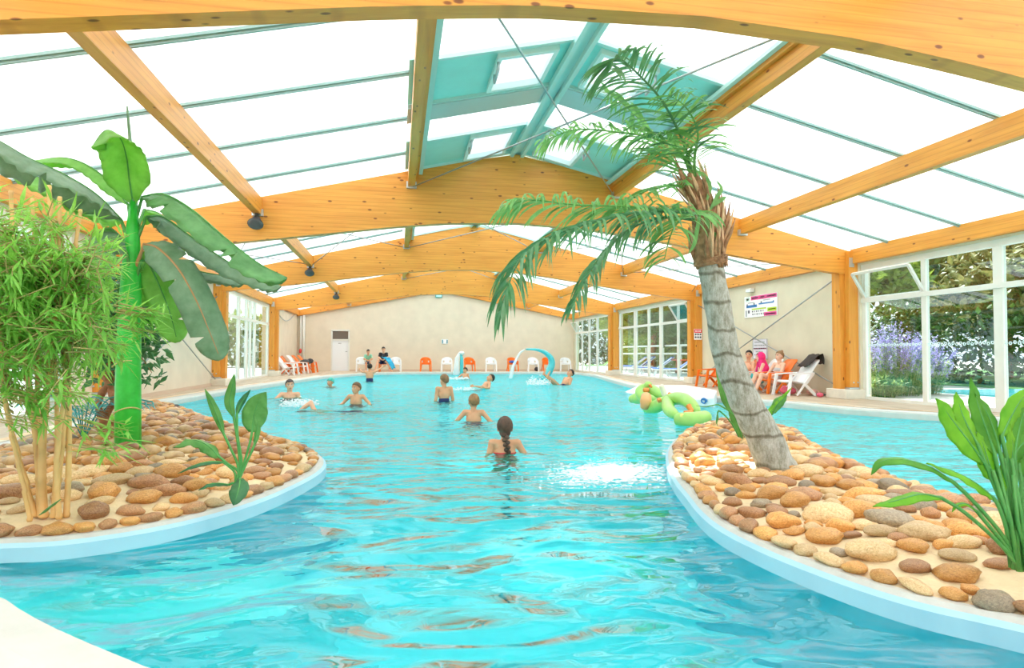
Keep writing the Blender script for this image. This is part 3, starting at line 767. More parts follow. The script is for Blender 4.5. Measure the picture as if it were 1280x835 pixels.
for k, (vis, dist, side, (x, y, r, a, rim), zf) in enumerate(allS):
    c = rr.choice(colw); me = rr.choice(SM[c]); el = rr.uniform(1.05, 1.32); mi_ = rr.randrange(5); me = SM[c][mi_]
    sc = (r*el*.92, r/el*1.0, r*rr.uniform(.5, .72)); z = zf(x, y)+sc[2]*.42
    M = Matrix.Translation((x, y, z)) @ Euler((rr.uniform(-.15, .15), rr.uniform(-.15, .15), a)).to_matrix().to_4x4() @ Matrix.Diagonal((*sc, 1))
    if k < 290:
        o = bpy.data.objects.new('pebble', me); COL.objects.link(o); o.matrix_world = M; ind.append((side, c, x, y, o))
    else: rest.setdefault(side, []).append((c, SML[c][mi_], M))
ORD = 'nearest,second nearest,third nearest,fourth nearest,fifth nearest,sixth nearest,seventh nearest,eighth nearest,ninth nearest,tenth nearest,eleventh nearest,twelfth nearest,thirteenth nearest,fourteenth nearest,fifteenth nearest,sixteenth nearest,seventeenth nearest,eighteenth nearest,nineteenth nearest,twentieth nearest'.split(',')
MARK = {'left': [('the bamboo canes', BAM), ('the small leafy plant', SMP), ('the thick green stem', BAN)], 'right': [('the bright broadleaf plant', RPL), ('the leaning palm trunk', PLM), ('the narrowest front bend of the rim', Vector((1.72, 3.1, 0)))]}
zones = {}
for side, c, x, y, o in ind:
    nm, q = min(MARK[side], key=lambda m: math.hypot(m[1].x-x, m[1].y-y)); zones.setdefault((side, c, nm), []).append((math.hypot(q.x-x, q.y-y), o))
for (side, c, nm), L in zones.items():
    for i_, (_, o) in enumerate(sorted(L, key=lambda q: q[0])):
        od = ORD[i_] if i_ < 20 else f'{i_+1}th nearest'
        tag(o, f'{LBL[c]} pebble, {od} of its colour to {nm}', 'pebble', f'pebbles set in the {side} planted island')
for side, L in rest.items():
    mb = MB(); mb.smooth = True; idx = {n: i for i, (n, _) in enumerate(STONES)}
    for c, me, M in L:
        b = len(mb.v); mb.cur = idx[c]; mb.v += [M @ v.co for v in me.vertices]
        for p in me.polygons: mb.face([b+i for i in p.vertices])
    o = mb.build('pebbles', [m for _, m in STONES]); tag(o, f'mass of smaller looking pebbles on the far part of the {side} planted island', 'pebbles', kind='stuff')

# ================================================================ PLANTS
def catmull(P, n):
    P = [Vector(p) for p in P]; Q = [P[0]*2-P[1]]+P+[P[-1]*2-P[-2]]; out = []
    m = len(P)-1
    for i in range(n+1):
        t = i/n*m; k = min(int(t), m-1); u = t-k; a, b, c, d = Q[k:k+4]
        out.append(.5*((2*b)+(c-a)*u+(2*a-5*b+4*c-d)*u*u+(3*b-a-3*c+d)*u**3))
    return out
def leaf_mat(name, c0, c1, trans=.35, vein=None, rough=.42):
    N = NT(name); v = N.coord('Object'); inf = N.n('ShaderNodeObjectInfo')
    nz = N.noise(v, 7, 4, .6)
    N_c = N.ramp(nz, [(.3, c0), (.7, c1)]); out = N_c
    N.l(out, N.b.inputs['Base Color']); N.b.inputs['Roughness'].default_value = rough; N.b.inputs['Specular IOR Level'].default_value = .4
    t = N.n('ShaderNodeBsdfTranslucent'); hs = N.n('ShaderNodeHueSaturation'); hs.inputs['Value'].default_value = 1.5; hs.inputs['Hue'].default_value = .48; N.l(out, hs.inputs['Color']); N.l(hs.outputs[0], t.inputs[0])
    mx = N.n('ShaderNodeMixShader'); mx.inputs[0].default_value = trans; N.l(N.b.outputs[0], mx.inputs[1]); N.l(t.outputs[0], mx.inputs[2]); N.l(mx.outputs[0], N.out.inputs[0]); return N.m
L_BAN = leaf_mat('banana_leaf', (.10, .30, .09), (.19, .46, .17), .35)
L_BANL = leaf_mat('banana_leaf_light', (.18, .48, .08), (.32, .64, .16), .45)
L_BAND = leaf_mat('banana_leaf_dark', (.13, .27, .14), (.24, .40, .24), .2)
L_BAM = leaf_mat('bamboo_leaf', (.12, .38, .05), (.32, .64, .13), .45)
L_FIC = leaf_mat('ficus_leaf', (.03, .13, .05), (.10, .28, .10), .25)
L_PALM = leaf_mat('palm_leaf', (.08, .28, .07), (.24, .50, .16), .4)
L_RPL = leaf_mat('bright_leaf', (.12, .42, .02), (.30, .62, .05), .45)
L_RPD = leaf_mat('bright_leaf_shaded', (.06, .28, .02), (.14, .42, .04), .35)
L_SM = leaf_mat('small_leaf', (.08, .28, .05), (.20, .45, .12), .35)
L_TEAL = leaf_mat('teal_leaf', (.02, .32, .34), (.10, .50, .52), .2)
M_GSTEM = leaf_mat('green_trunk', (.02, .42, .03), (.05, .62, .07), 0, rough=.3)
M_STALK = leaf_mat('stalk', (.06, .26, .05), (.12, .38, .09), 0)
M_CANE = mat('bamboo_cane', (.72, .44, .16), .5, var=.2, scale=5)
M_RIB = mat('brown_rib', (.45, .25, .10), .6)
def blade(mb, P, hw, up=(0, 0, 1), fold=.25, n=18, prof=None, tears=(), wav=.06, seed=0, twist=0, cup=0):
    """broad leaf following path P; hw half width; fold = how far the halves hang from the midrib"""
    rr = random.Random(seed); C = catmull(P, n); m = 4; b = len(mb.v); up = Vector(up); rows = []
    for i, p in enumerate(C):
        t = i/n; tan = (C[min(i+1, n)]-C[max(i-1, 0)]).normalized(); side = tan.cross(up)
        if side.length < .05: side = tan.cross(Vector((0, 1, 0)))
        side.normalize(); nrm = side.cross(tan).normalized()
        if twist: R_ = Matrix.Rotation(twist*t, 3, tan); side = R_@side; nrm = R_@nrm
        wv = (math.sin(math.pi*min(1, t*.97+.03)**.75)**.65 if prof is None else prof(t))*hw
        row = []
        for k in range(-m, m+1):
            q = k/m
            if (i, 0 if k < 0 else 1) in tears: q *= .35
            elif (i-1, 0 if k < 0 else 1) in tears: q *= .93
            off = side*(q*wv*math.cos(fold*.9))-nrm*(abs(q)*wv*math.sin(fold*.9))+nrm*(wav*hw*math.sin(i*1.7+k*.9+seed)*abs(q))
            row.append(len(mb.v)); mb.v.append(p+off)
        rows.append(row)
    sm = mb.smooth; mb.smooth = True
    for i in range(n):
        for k in range(2*m):
            mb.face([rows[i][k], rows[i][k+1], rows[i+1][k+1], rows[i+1][k]])
    mb.smooth = sm; return C
def solid(o, th=.003):
    s = o.modifiers.new('solid', 'SOLIDIFY'); s.thickness = th; s.offset = 0; return o
def P3(y, *pts): return [atY(u, v, y+(d[0] if d else 0)) for (u, v, *d) in pts]

# --- banana
t = thing('banana_plant', 'tall banana-like plant with thick bright green stem and huge drooping leaves', 'plant', tuple(BAN)); o_ = -Vector(BAN); YB = BAN.y
def pb(mb, nm, mm, root=None, th=0):
    root = root or t; off = -Vector(root.location); mb.v = [v+off for v in mb.v]; o = mb.build(nm, mm, root)
    if th: solid(o, th)
    return o
mb = MB(); base = Vector(BAN)
pts = [atY(160, 566, YB), atY(160, 500, YB), atY(161, 430, YB), atY(163, 370, YB), atY(165, 320, YB), atY(166, 285, YB), atY(167, 250, YB)]
mb.tube(pts, [.10, .098, .092, .082, .068, .05, .03], 18); tr_ = pb(mb, 'trunk', M_GSTEM)
mb = MB()
for (u, v, w_) in ((160, 513, .101), (166, 398, .094), (160, 378, .09), (158, 455, .099)):
    c = atY(u, v, YB); pts = [c+Vector((w_*math.cos(a), w_*math.sin(a), .03*math.sin(a*1.5))) for a in [math.pi+k*.22 for k in range(15)]]; mb = MB(); mb.tube(pts, .006, 5); pb(mb, 'sheath_edge', mat('sheath', (.55, .50, .18), .5)).parent = tr_
BL_ = [ # (path pixels with y offsets, half width, fold, material, stalk start, tears)
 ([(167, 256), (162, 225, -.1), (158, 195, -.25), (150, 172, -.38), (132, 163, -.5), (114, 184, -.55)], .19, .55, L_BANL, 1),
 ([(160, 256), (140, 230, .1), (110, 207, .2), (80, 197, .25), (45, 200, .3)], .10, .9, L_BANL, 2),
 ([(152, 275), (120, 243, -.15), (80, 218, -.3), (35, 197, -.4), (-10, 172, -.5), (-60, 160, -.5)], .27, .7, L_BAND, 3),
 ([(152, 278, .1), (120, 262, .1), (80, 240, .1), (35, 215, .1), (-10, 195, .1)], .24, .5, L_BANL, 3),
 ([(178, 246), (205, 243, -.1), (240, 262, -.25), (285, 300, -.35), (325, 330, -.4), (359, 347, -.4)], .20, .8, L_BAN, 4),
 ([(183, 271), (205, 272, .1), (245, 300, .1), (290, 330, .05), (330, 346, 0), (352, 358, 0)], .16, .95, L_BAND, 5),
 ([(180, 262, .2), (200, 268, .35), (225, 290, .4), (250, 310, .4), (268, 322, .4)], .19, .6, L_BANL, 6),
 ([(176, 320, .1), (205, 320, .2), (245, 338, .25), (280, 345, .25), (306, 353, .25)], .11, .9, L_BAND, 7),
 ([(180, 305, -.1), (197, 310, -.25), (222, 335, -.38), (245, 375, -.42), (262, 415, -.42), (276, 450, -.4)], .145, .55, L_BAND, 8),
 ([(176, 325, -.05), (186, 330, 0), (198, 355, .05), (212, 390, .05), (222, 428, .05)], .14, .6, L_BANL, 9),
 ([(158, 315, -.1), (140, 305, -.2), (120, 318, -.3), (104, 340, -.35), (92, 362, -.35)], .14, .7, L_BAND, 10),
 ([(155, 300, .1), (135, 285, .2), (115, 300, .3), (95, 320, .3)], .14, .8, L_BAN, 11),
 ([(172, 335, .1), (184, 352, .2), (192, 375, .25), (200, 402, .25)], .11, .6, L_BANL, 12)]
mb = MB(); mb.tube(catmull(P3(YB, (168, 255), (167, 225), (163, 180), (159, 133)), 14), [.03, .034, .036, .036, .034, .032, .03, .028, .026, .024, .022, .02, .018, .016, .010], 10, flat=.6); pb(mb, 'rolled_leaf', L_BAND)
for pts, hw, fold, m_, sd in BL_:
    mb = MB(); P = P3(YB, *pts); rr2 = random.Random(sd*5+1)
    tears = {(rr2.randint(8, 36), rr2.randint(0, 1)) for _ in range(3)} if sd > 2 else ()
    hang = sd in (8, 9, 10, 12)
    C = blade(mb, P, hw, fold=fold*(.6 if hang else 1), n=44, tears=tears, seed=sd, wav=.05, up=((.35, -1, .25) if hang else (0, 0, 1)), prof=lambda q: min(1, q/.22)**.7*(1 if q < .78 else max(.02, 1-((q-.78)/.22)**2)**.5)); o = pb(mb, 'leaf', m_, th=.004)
    rb = MB(); rb.tube(C[:-2], [.011*(1-.8*i/len(C)) for i in range(len(C)-2)], 6); st = atY(166, pts[0][1]+38, YB)
    rb.tube(catmull([st, (st+P[0])/2+Vector((0, 0, -.01)), P[0]], 6), [.022, .02, .018, .016, .014, .012, .011], 8)
    pb(rb, 'midrib', M_STALK if sd != 8 else M_RIB).parent = o

# --- bamboo
t = thing('bamboo_clump', 'clump of tan bamboo canes with dense fine green leaves on the left island', 'plant', tuple(BAM))
rr = random.Random(21); YM = BAM.y
canes = [((48, 628), (15, 240), .016), ((38, 618), (-18, 300), .012), ((60, 634), (62, 235), .019), ((72, 628), (82, 250), .016), ((80, 622), (98, 265), .014), ((55, 622, .15), (38, 250, .2), .013), ((68, 618, .2), (66, 270, .25), .012), ((30, 632, -.1), (-6, 330, -.1), .010), ((76, 630, -.05), (90, 330, 0), .013)]
tops = []
for k, (a, b, r) in enumerate(canes):
    A = atY(a[0], a[1], YM+(a[2] if len(a) > 2 else 0)); B = atY(b[0], b[1], YM+(b[2] if len(b) > 2 else 0)); A.z = .06
    mb = MB(); pts = []; rs = []; L = 9
    for i in range(L+1):
        p = A.lerp(B, i/L)+Vector((.02*math.sin(k*2+i*.6), .02*math.cos(k+i*.7), 0)); q = (1-.45*i/L)*r*1.12
        for dz, f in ((-.012, 1), (0, 1.28), (.012, 1)): pts.append(p+Vector((0, 0, dz))); rs.append(q*f)
    mb.tube(pts, rs, 8); pb(mb, 'cane', M_CANE); tops.append((A, B))
def lance(mb, p, d, L, w, nrm=None, fold=.25):
    d = d.normalized(); s = d.cross(nrm or Vector((0, 0, 1)))
    if s.length < .05: s = d.cross(Vector((0, 1, 0)))
    s.normalize(); u = s.cross(d).normalized(); b = len(mb.v)
    mb.v += [p, p+d*L*.38+s*w-u*w*fold, p+d*L*.4+u*w*.1, p+d*L*.38-s*w-u*w*fold, p+d*L-u*L*.12]
    mb.face([b, b+1, b+2]); mb.face([b, b+2, b+3]); mb.face([b+1, b+4, b+2]); mb.face([b+2, b+4, b+3])
tw = MB(); lf = MB()
def spray(p, d, n_):
    q = p+d*rr.uniform(.1, .22)+Vector((0, 0, -.02)); tw.tube([p, q], [.004, .002], 4, cap=False)
    for j in range(n_):
        a = p.lerp(q, rr.uniform(.3, 1)); dd = (d.normalized()*.8+Vector((rr.gauss(0, .6), rr.gauss(0, .6), rr.gauss(-.15, .5)))).normalized(); lance(lf, a, dd, rr.uniform(.08, .15), rr.uniform(.006, .011))
def dens(u, v):
    if v < 262 and u > 95: return .15
    return 1
cnt = 0
while cnt < 860:
    u = rr.uniform(-60, 122); v = rr.triangular(255, 530, 345)
    if v > 430 and rr.random() < .35: continue
    if u > 85 and (v > 440 or v < 310): continue
    if v < 285 and not (-40 < u < 70): continue
    y = YM+rr.uniform(-.38, .42); c = atY(u, v, y)
    A, B = min(tops, key=lambda q: abs(q[0].lerp(q[1], .6).x-c.x)); f = max(.1, min(1, (c.z-A.z-.1)/(B.z-A.z))); p0 = A.lerp(B, f)
    if rr.random() < .3: tw.tube([p0, p0.lerp(c, .5)+Vector((0, 0, .05)), c], [.005, .004, .003], 4, cap=False)
    spray(c, Vector((rr.gauss(.1, 1), rr.gauss(0, 1), rr.gauss(0, .5))).normalized(), rr.randint(6, 9)); cnt += 1
for (u, v) in [(150+rr.uniform(-8, 14), 385+rr.uniform(-15, 25)) for _ in range(14)]+[(100+rr.uniform(-20, 20), 535+rr.uniform(-25, 25)) for _ in range(10)]+[(10+rr.uniform(-20, 25), 500+rr.uniform(-20, 30)) for _ in range(14)]:
    spray(atY(u, v, YM-.2), Vector((1, -.2, -.1)), 6)
pb(tw, 'twigs', mat('twig', (.40, .34, .12), .6)); pb(lf, 'foliage', L_BAM)

# --- ficus with twisted trunks
t = thing('ficus_tree', 'dark leaved artificial tree with twisted brown trunks behind the banana stem', 'plant', tuple(FIC)); YF = FIC.y
M_BARK = mat('ficus_bark', (.40, .17, .08), .8, var=.35, scale=14, bump=.8, bs=30)
for k, (a, b, ph) in enumerate([((128, 552), (132, 430), 0), ((134, 553), (140, 440), 2), ((142, 545), (147, 445), 4)]):
    A, B = atY(a[0], a[1], YF), atY(b[0], b[1], YF); mb = MB(); pts = [A.lerp(B, i/14)+Vector((.045*math.sin(ph+i*.8), .045*math.cos(ph+i*.8), 0)) for i in range(15)]
    mb.tube(pts, [.038*(1-.4*i/15)*(1+.2*math.sin(i*2.1)) for i in range(15)], 8); pb(mb, 'trunk', M_BARK)
lf = MB(); br = MB(); rr = random.Random(8); C0 = atY(145, 400, YF)
for k in range(1500):
    u = rr.gauss(150, 30); v = rr.gauss(398, 38)
    if not (88 < u < 212 and 318 < v < 480): continue
    p = atY(u, v, YF+rr.gauss(0, .3))
    if k % 14 == 0: br.tube([atY(138, 445, YF), (C0+p)/2, p], [.012, .007, .003], 5, cap=False)
    d = Vector((rr.gauss(0, 1), rr.gauss(-.3, 1), rr.gauss(-.5, .6))); lance(lf, p, d, rr.uniform(.09, .14), rr.uniform(.022, .034), Vector((rr.gauss(0, 1), rr.gauss(0, 1), 1)))
pb(br, 'branches', M_BARK); pb(lf, 'foliage', L_FIC)
# --- teal fan plant between bamboo and ficus
TP = atZ(104, 548, .1); t = thing('teal_palm', 'low teal coloured palm fronds behind the bamboo canes', 'plant', tuple(TP)); rr = random.Random(4)
for k in range(9):
    a = rr.uniform(-2.6, -.2) if k % 2 else rr.uniform(0, 6.28); L = rr.uniform(.5, .75); mb = MB()
    P = [TP, TP+Vector((math.cos(a)*L*.4, math.sin(a)*L*.3, L*.55)), TP+Vector((math.cos(a)*L, math.sin(a)*L*.5, L*.5))]; C = catmull(P, 12); mb.tube(C, .006, 5)
    for i in range(3, 13):
        for s in (-1, 1):
            tan = (C[min(i+1, 12)]-C[i-1]).normalized(); sd = tan.cross(Vector((0, 0, 1))).normalized()*s; lance(mb, C[i], sd+tan*.6+Vector((0, 0, -.2)), .2*math.sin(i/13*3)+.05, .009)
    pb(mb, 'frond', L_TEAL)

# --- broadleaf plants: stalk + blade leaves given as pixel paths
def leafplant(t, y, base, leaves, mats):
    for k, (st, bl, hw, mi, fold, *tw_) in enumerate(leaves):
        mb = MB(); P = P3(y, *bl); C = blade(mb, P, hw, up=(tw_[0] if tw_ else (0, -.5, 1)), fold=fold, n=14, seed=k, wav=.10, prof=lambda q: math.sin(math.pi*min(1, q*.96+.04)**.85)**.8); lf_ = pb(mb, 'leaf', mats[mi], t, .003)
        s = MB(); S = [base+Vector((.015*math.cos(k*2.1), .015*math.sin(k*2.1), 0))]+P3(y, *st)+[P[0]]; Cs = catmull(S, 12); s.tube(Cs+C[1:-3], [.0075]*13+[.005*(1-i/len(C)) for i in range(len(C)-4)], 6); pb(s, 'stalk', M_STALK, t).parent = lf_
t = thing('leafy_plant', 'small paddle leaved plant in front of the banana stem on the left island', 'plant', tuple(SMP))
leafplant(t, SMP.y, Vector(SMP), [
 ([(298, 590), (285, 580)], [(274, 571), (258, 556), (238, 550, -.05), (217, 560, -.1)], .055, 0, .45),
 ([(303, 585), (312, 555)], [(315, 540), (317, 522), (322, 505), (333, 490)], .075, 0, .15, (0, -1, .1)),
 ([(298, 585), (288, 560)], [(279, 541), (272, 522), (264, 503), (256, 486)], .026, 0, .4, (0, -1, .1)),
 ([(300, 580), (296, 545)], [(292, 520), (287, 503), (290, 485), (293, 467)], .033, 0, .6, (.4, -1, .1)),
 ([(302, 580), (297, 545)], [(296, 518), (300, 507), (306, 497), (313, 487)], .022, 1, .7, (.4, -1, .1)),
 ([(294, 592), (285, 582)], [(279, 578), (262, 577, -.05), (242, 582, -.1), (222, 592, -.12)], .020, 1, .6),
 ([(299, 600)], [(300, 598, -.05), (299, 608, -.12), (296, 620, -.17), (292, 632, -.2)], .055, 1, .3, (0, -1, .5)),
 ([(292, 604)], [(286, 606), (272, 604, -.06), (260, 606, -.1), (248, 613, -.12)], .022, 1, .5),
 ([(303, 590), (312, 570)], [(318, 556), (320, 545), (322, 532), (318, 520)], .02, 0, .5)], [L_SM, leaf_mat('dark_small', (.03, .14, .05), (.08, .25, .10), .2)])
mb = MB(); blade(mb, P3(3.55, (50, 643), (58, 636), (66, 630), (76, 624)), .03, n=8); q = solid(mb.build('fallen_leaf', L_BAN)); tag(q, 'single narrow green leaf lying on stones by the bamboo base', 'leaf')

t = thing('broadleaf_plant', 'bright green broad leaved plant at the right edge on the pebble island', 'plant', tuple(RPL)); YR = RPL.y
up = (0, -1, .1)
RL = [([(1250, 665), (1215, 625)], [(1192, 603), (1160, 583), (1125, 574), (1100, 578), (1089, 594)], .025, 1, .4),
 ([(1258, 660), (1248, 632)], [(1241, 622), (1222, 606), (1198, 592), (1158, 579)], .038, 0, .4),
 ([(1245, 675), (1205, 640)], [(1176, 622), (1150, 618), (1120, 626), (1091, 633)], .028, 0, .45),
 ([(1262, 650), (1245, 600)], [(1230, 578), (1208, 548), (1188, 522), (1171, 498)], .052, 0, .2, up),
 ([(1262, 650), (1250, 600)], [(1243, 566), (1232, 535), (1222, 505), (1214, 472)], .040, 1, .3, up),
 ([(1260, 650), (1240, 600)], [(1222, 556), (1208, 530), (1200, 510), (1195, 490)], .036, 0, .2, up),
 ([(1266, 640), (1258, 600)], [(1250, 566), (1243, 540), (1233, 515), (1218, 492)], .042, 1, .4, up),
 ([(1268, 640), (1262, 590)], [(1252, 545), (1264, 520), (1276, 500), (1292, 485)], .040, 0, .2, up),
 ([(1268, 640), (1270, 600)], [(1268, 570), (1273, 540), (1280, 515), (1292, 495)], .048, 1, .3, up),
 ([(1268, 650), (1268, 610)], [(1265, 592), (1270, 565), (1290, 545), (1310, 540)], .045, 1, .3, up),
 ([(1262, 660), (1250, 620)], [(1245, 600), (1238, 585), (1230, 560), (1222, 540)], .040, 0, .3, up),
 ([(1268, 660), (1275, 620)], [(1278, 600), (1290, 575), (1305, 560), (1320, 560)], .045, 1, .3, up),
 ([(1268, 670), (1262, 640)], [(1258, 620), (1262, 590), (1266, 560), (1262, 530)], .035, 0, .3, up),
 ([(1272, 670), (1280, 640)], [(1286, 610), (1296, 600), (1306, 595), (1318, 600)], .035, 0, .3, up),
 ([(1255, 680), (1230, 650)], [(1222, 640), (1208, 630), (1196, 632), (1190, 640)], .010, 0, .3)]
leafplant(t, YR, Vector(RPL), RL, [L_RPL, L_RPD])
mb = MB(); rr = random.Random(2)
for k in range(16):
    a = rr.uniform(0, 6.28); top = atY(rr.uniform(1240, 1290), rr.uniform(560, 620), YR+rr.uniform(-.05, .05)); b0 = Vector(RPL)+Vector((.03*math.cos(a), .03*math.sin(a), 0)); mb.tube([b0, b0.lerp(top, .5)+Vector((rr.uniform(-.02, .02), 0, 0)), top], [.009, .008, .006], 6)
pb(mb, 'stems', M_STALK, t)

t = thing('leafy_plant', 'sparse long stalked plant growing behind the leaning palm trunk', 'plant', tuple(BPL))
leafplant(t, BPL.y, Vector(BPL), [
 ([(935, 560), (925, 530)], [(918, 520), (908, 500), (902, 480), (895, 458)], .045, 0, .4, up),
 ([(940, 560), (940, 545)], [(942, 545), (955, 525), (972, 505), (990, 484)], .035, 1, .4, up),
 ([(930, 560), (915, 530), (900, 514)], [(897, 516), (897, 522), (896, 527), (897, 533)], .012, 0, .5),
 ([(935, 550), (918, 520), (900, 507)], [(895, 506), (888, 507), (880, 508), (870, 507)], .010, 0, .5),
 ([(945, 560), (960, 525)], [(967, 516), (972, 506), (978, 500), (984, 494)], .055, 0, .3, up),
 ([(930, 560), (928, 548)], [(927, 546), (922, 530), (916, 515), (913, 500)], .05, 0, .3, up)], [L_SM, L_RPL])

# --- palm
t = thing('palm_tree', 'leaning artificial palm with grey ringed trunk and arching green fronds', 'palm tree', tuple(PLM)); YP = PLM.y
path = P3(YP, (973, 592), (957, 551), (940, 519), (925, 488), (907, 440), (899, 392), (890, 343), (887, 322))
C = catmull(path, 40); rs = [.090+.050*(1-i/40)**1.8+(.01 if i < 2 else 0) for i in range(41)]
def trunk_mat():
    N = NT('palm_trunk'); v = N.coord('Object', (1, 1, 1)); nz = N.noise(N.coord('Object', (1, 1, .35)), 26, 7, .8, .15); wv = N.n('ShaderNodeTexWave', wave_type='BANDS', bands_direction='Z')
    wv.inputs['Scale'].default_value = 1.55; wv.inputs['Distortion'].default_value = 3.2; wv.inputs['Detail'].default_value = 4; wv.inputs['Detail Scale'].default_value = 2; N.l(v, wv.inputs['Vector'])
    c = N.ramp(nz, [(.3, (.16, .15, .10)), (.43, (.30, .30, .24)), (.55, (.44, .44, .39)), (.72, (.62, .63, .60))]); r = N.ramp(wv.outputs['Fac'], [(0, (.45, .42, .36)), (.035, (.75, .73, .68)), (.08, (1, 1, 1))])
    mx = N.n('ShaderNodeMix', data_type='RGBA', blend_type='MULTIPLY'); mx.inputs[0].default_value = 1; N.l(c, mx.inputs[6]); N.l(r, mx.inputs[7]); N.l(mx.outputs[2], N.b.inputs['Base Color']); N.b.inputs['Roughness'].default_value = .85
    N.l(N.bump(N.noise(v, 30, 5, .7), .6, .02), N.b.inputs['Normal']); return N.m
mb = MB(); rs = [r*(1+.025*math.cos(i*math.pi/2.5)) for i, r in enumerate(rs)]; mb.tube(C, rs, 28); pb(mb, 'trunk', trunk_mat())
M_FIB = mat('palm_fibre', (.36, .20, .10), .9, var=.4, scale=22, bump=.9, bs=60)
M_FIBP = mat('palm_fibre_pale', (.62, .42, .24), .85, var=.25, scale=22)
mb = MB(); cp = P3(YP, (889, 332), (887, 318), (888, 300), (886, 280), (880, 258), (872, 238), (864, 215)); mb.tube(catmull(cp, 20), [.108, .118, .115, .112, .112, .11, .108, .106, .104, .10, .098, .094, .09, .086, .082, .078, .072, .064, .055, .045, .03], 16); pb(mb, 'crown', M_FIB)
rr = random.Random(31); A = MB(); B = MB(); CC = catmull(cp, 20)
for k in range(95):
    i = rr.randint(1, 17); a = rr.uniform(0, 6.28); tan = (CC[i+1]-CC[i]).normalized(); q = Vector((math.cos(a), math.sin(a), 0)); p = CC[i]+q*(.095-.0028*i); L = rr.uniform(.12, .26)
    e = p+tan*L+q*rr.uniform(.02, .10); m_ = A if rr.random() < .6 else B; w_ = rr.uniform(.008, .02); b0 = len(m_.v); s = tan.cross(q).normalized()
    m_.tube([p-tan*.05, p.lerp(e, .5)+q*.02, e], [w_, w_*.8, .003], 5)
for k in range(60):
    a = k*.105*2; c_ = CC[1]; pts = [c_+Vector((math.cos(a+j*.5), math.sin(a+j*.5), 0))*.118+Vector((0, 0, rr.uniform(-.03, .05))) for j in range(4)]; A.tube(pts, .005, 4)
pb(A, 'husk', M_FIB); pb(B, 'leaf_bases', M_FIBP)
def frond(pts, L, n, droop_, seed, mm=None, start=.12, spread=.9, wid=.0105, tipL=.6):
    rr = random.Random(seed); mb = MB(); P = P3(YP, *pts); C = catmull(P, 60); L *= 1.3; n = int(n*1.0); droop = droop_*.62
    mb.tube(C, [.012*(1-.85*i/60)+.001 for i in range(61)], 6, cap=False)
    for k in range(n):
        t_ = start+(1-start)*k/(n-1); i = min(59, int(t_*60)); tan = (C[i+1]-C[i]).normalized(); side = tan.cross(Vector((0, 0, 1)))
        if side.length < .1: side = Vector((1, 0, 0))
        side.normalize()
        for s in (-1, 1):
            ll = L*(tipL+(1-tipL)*math.sin(math.pi*min(1, .15+t_*.85)))*rr.uniform(.8, 1.1); d = (side*s*spread*1.15+tan*rr.uniform(.25, .75)+Vector((0, 0, rr.uniform(-.1, .25)))).normalized(); p = C[i].copy(); seg = 6; prev = None; w = wid*rr.uniform(.8, 1.1); tw = rr.uniform(-.5, .5)
            nrm = tan.cross(side*s)
            for q in range(seg+1):
                f = q/seg; ww = w*(math.sin(math.pi*(.12+.88*f))**.6 if q < seg else .05); wd = d.cross(Vector((math.sin(tw), math.cos(tw)*.3, 1))).normalized()
                b = len(mb.v); mb.v += [p+wd*ww, p-wd*ww]
                if prev is not None: mb.smooth = True; mb.face([prev, b, b+1, prev+1]); mb.smooth = False
                prev = b; p = p+d*(ll/seg); d = (d+Vector((0, 0, -droop*(.25+f)*1.2/seg*3))).normalized()
    pb(mb, 'frond', mm or L_PALM, t)
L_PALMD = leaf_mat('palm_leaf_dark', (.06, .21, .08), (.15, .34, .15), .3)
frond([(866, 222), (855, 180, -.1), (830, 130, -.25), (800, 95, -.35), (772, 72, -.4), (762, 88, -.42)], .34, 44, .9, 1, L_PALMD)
frond([(868, 230), (850, 190), (815, 172, .05), (770, 165, .1), (720, 162, .15), (680, 176, .2)], .30, 44, 1.0, 2)
frond([(868, 235), (845, 205, .2), (820, 170, .4), (790, 140, .5), (760, 115, .6)], .34, 34, .9, 3)
frond([(872, 262), (830, 262, -.1), (780, 258, -.2), (720, 256, -.25), (665, 250, -.3), (638, 256, -.3)], .36, 44, 1.0, 4)
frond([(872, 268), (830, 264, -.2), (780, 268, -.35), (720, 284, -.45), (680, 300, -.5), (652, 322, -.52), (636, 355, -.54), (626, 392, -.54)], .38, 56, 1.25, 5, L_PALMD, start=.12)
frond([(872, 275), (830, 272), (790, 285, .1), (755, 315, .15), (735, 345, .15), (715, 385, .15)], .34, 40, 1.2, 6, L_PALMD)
frond([(868, 240), (845, 232), (815, 236, -.1), (790, 248, -.15), (772, 262, -.2)], .22, 26, .8, 7)
frond([(870, 232), (868, 200, -.1), (872, 165, -.2), (858, 135, -.3), (835, 118, -.35)], .22, 28, .9, 8)
frond([(876, 262), (866, 268, -.2), (850, 275, -.3), (838, 295, -.35), (830, 325, -.38)], .26, 22, 1.2, 9)
mb = MB()
for pts in ([(888, 262), (897, 245), (902, 235), (895, 225)], [(890, 258), (898, 252), (904, 248), (908, 246)], [(884, 250), (888, 232), (880, 218), (870, 214)], [(880, 268), (888, 282), (896, 295), (899, 308)], [(876, 262), (872, 285), (868, 305), (860, 318)]):
    blade(mb, P3(YP-.12, *pts), .016, n=10, up=(0, -1, .2), prof=lambda q: math.sin(math.pi*(.1+.9*q))**.6)
pb(mb, 'young_leaves', L_PALM, t)
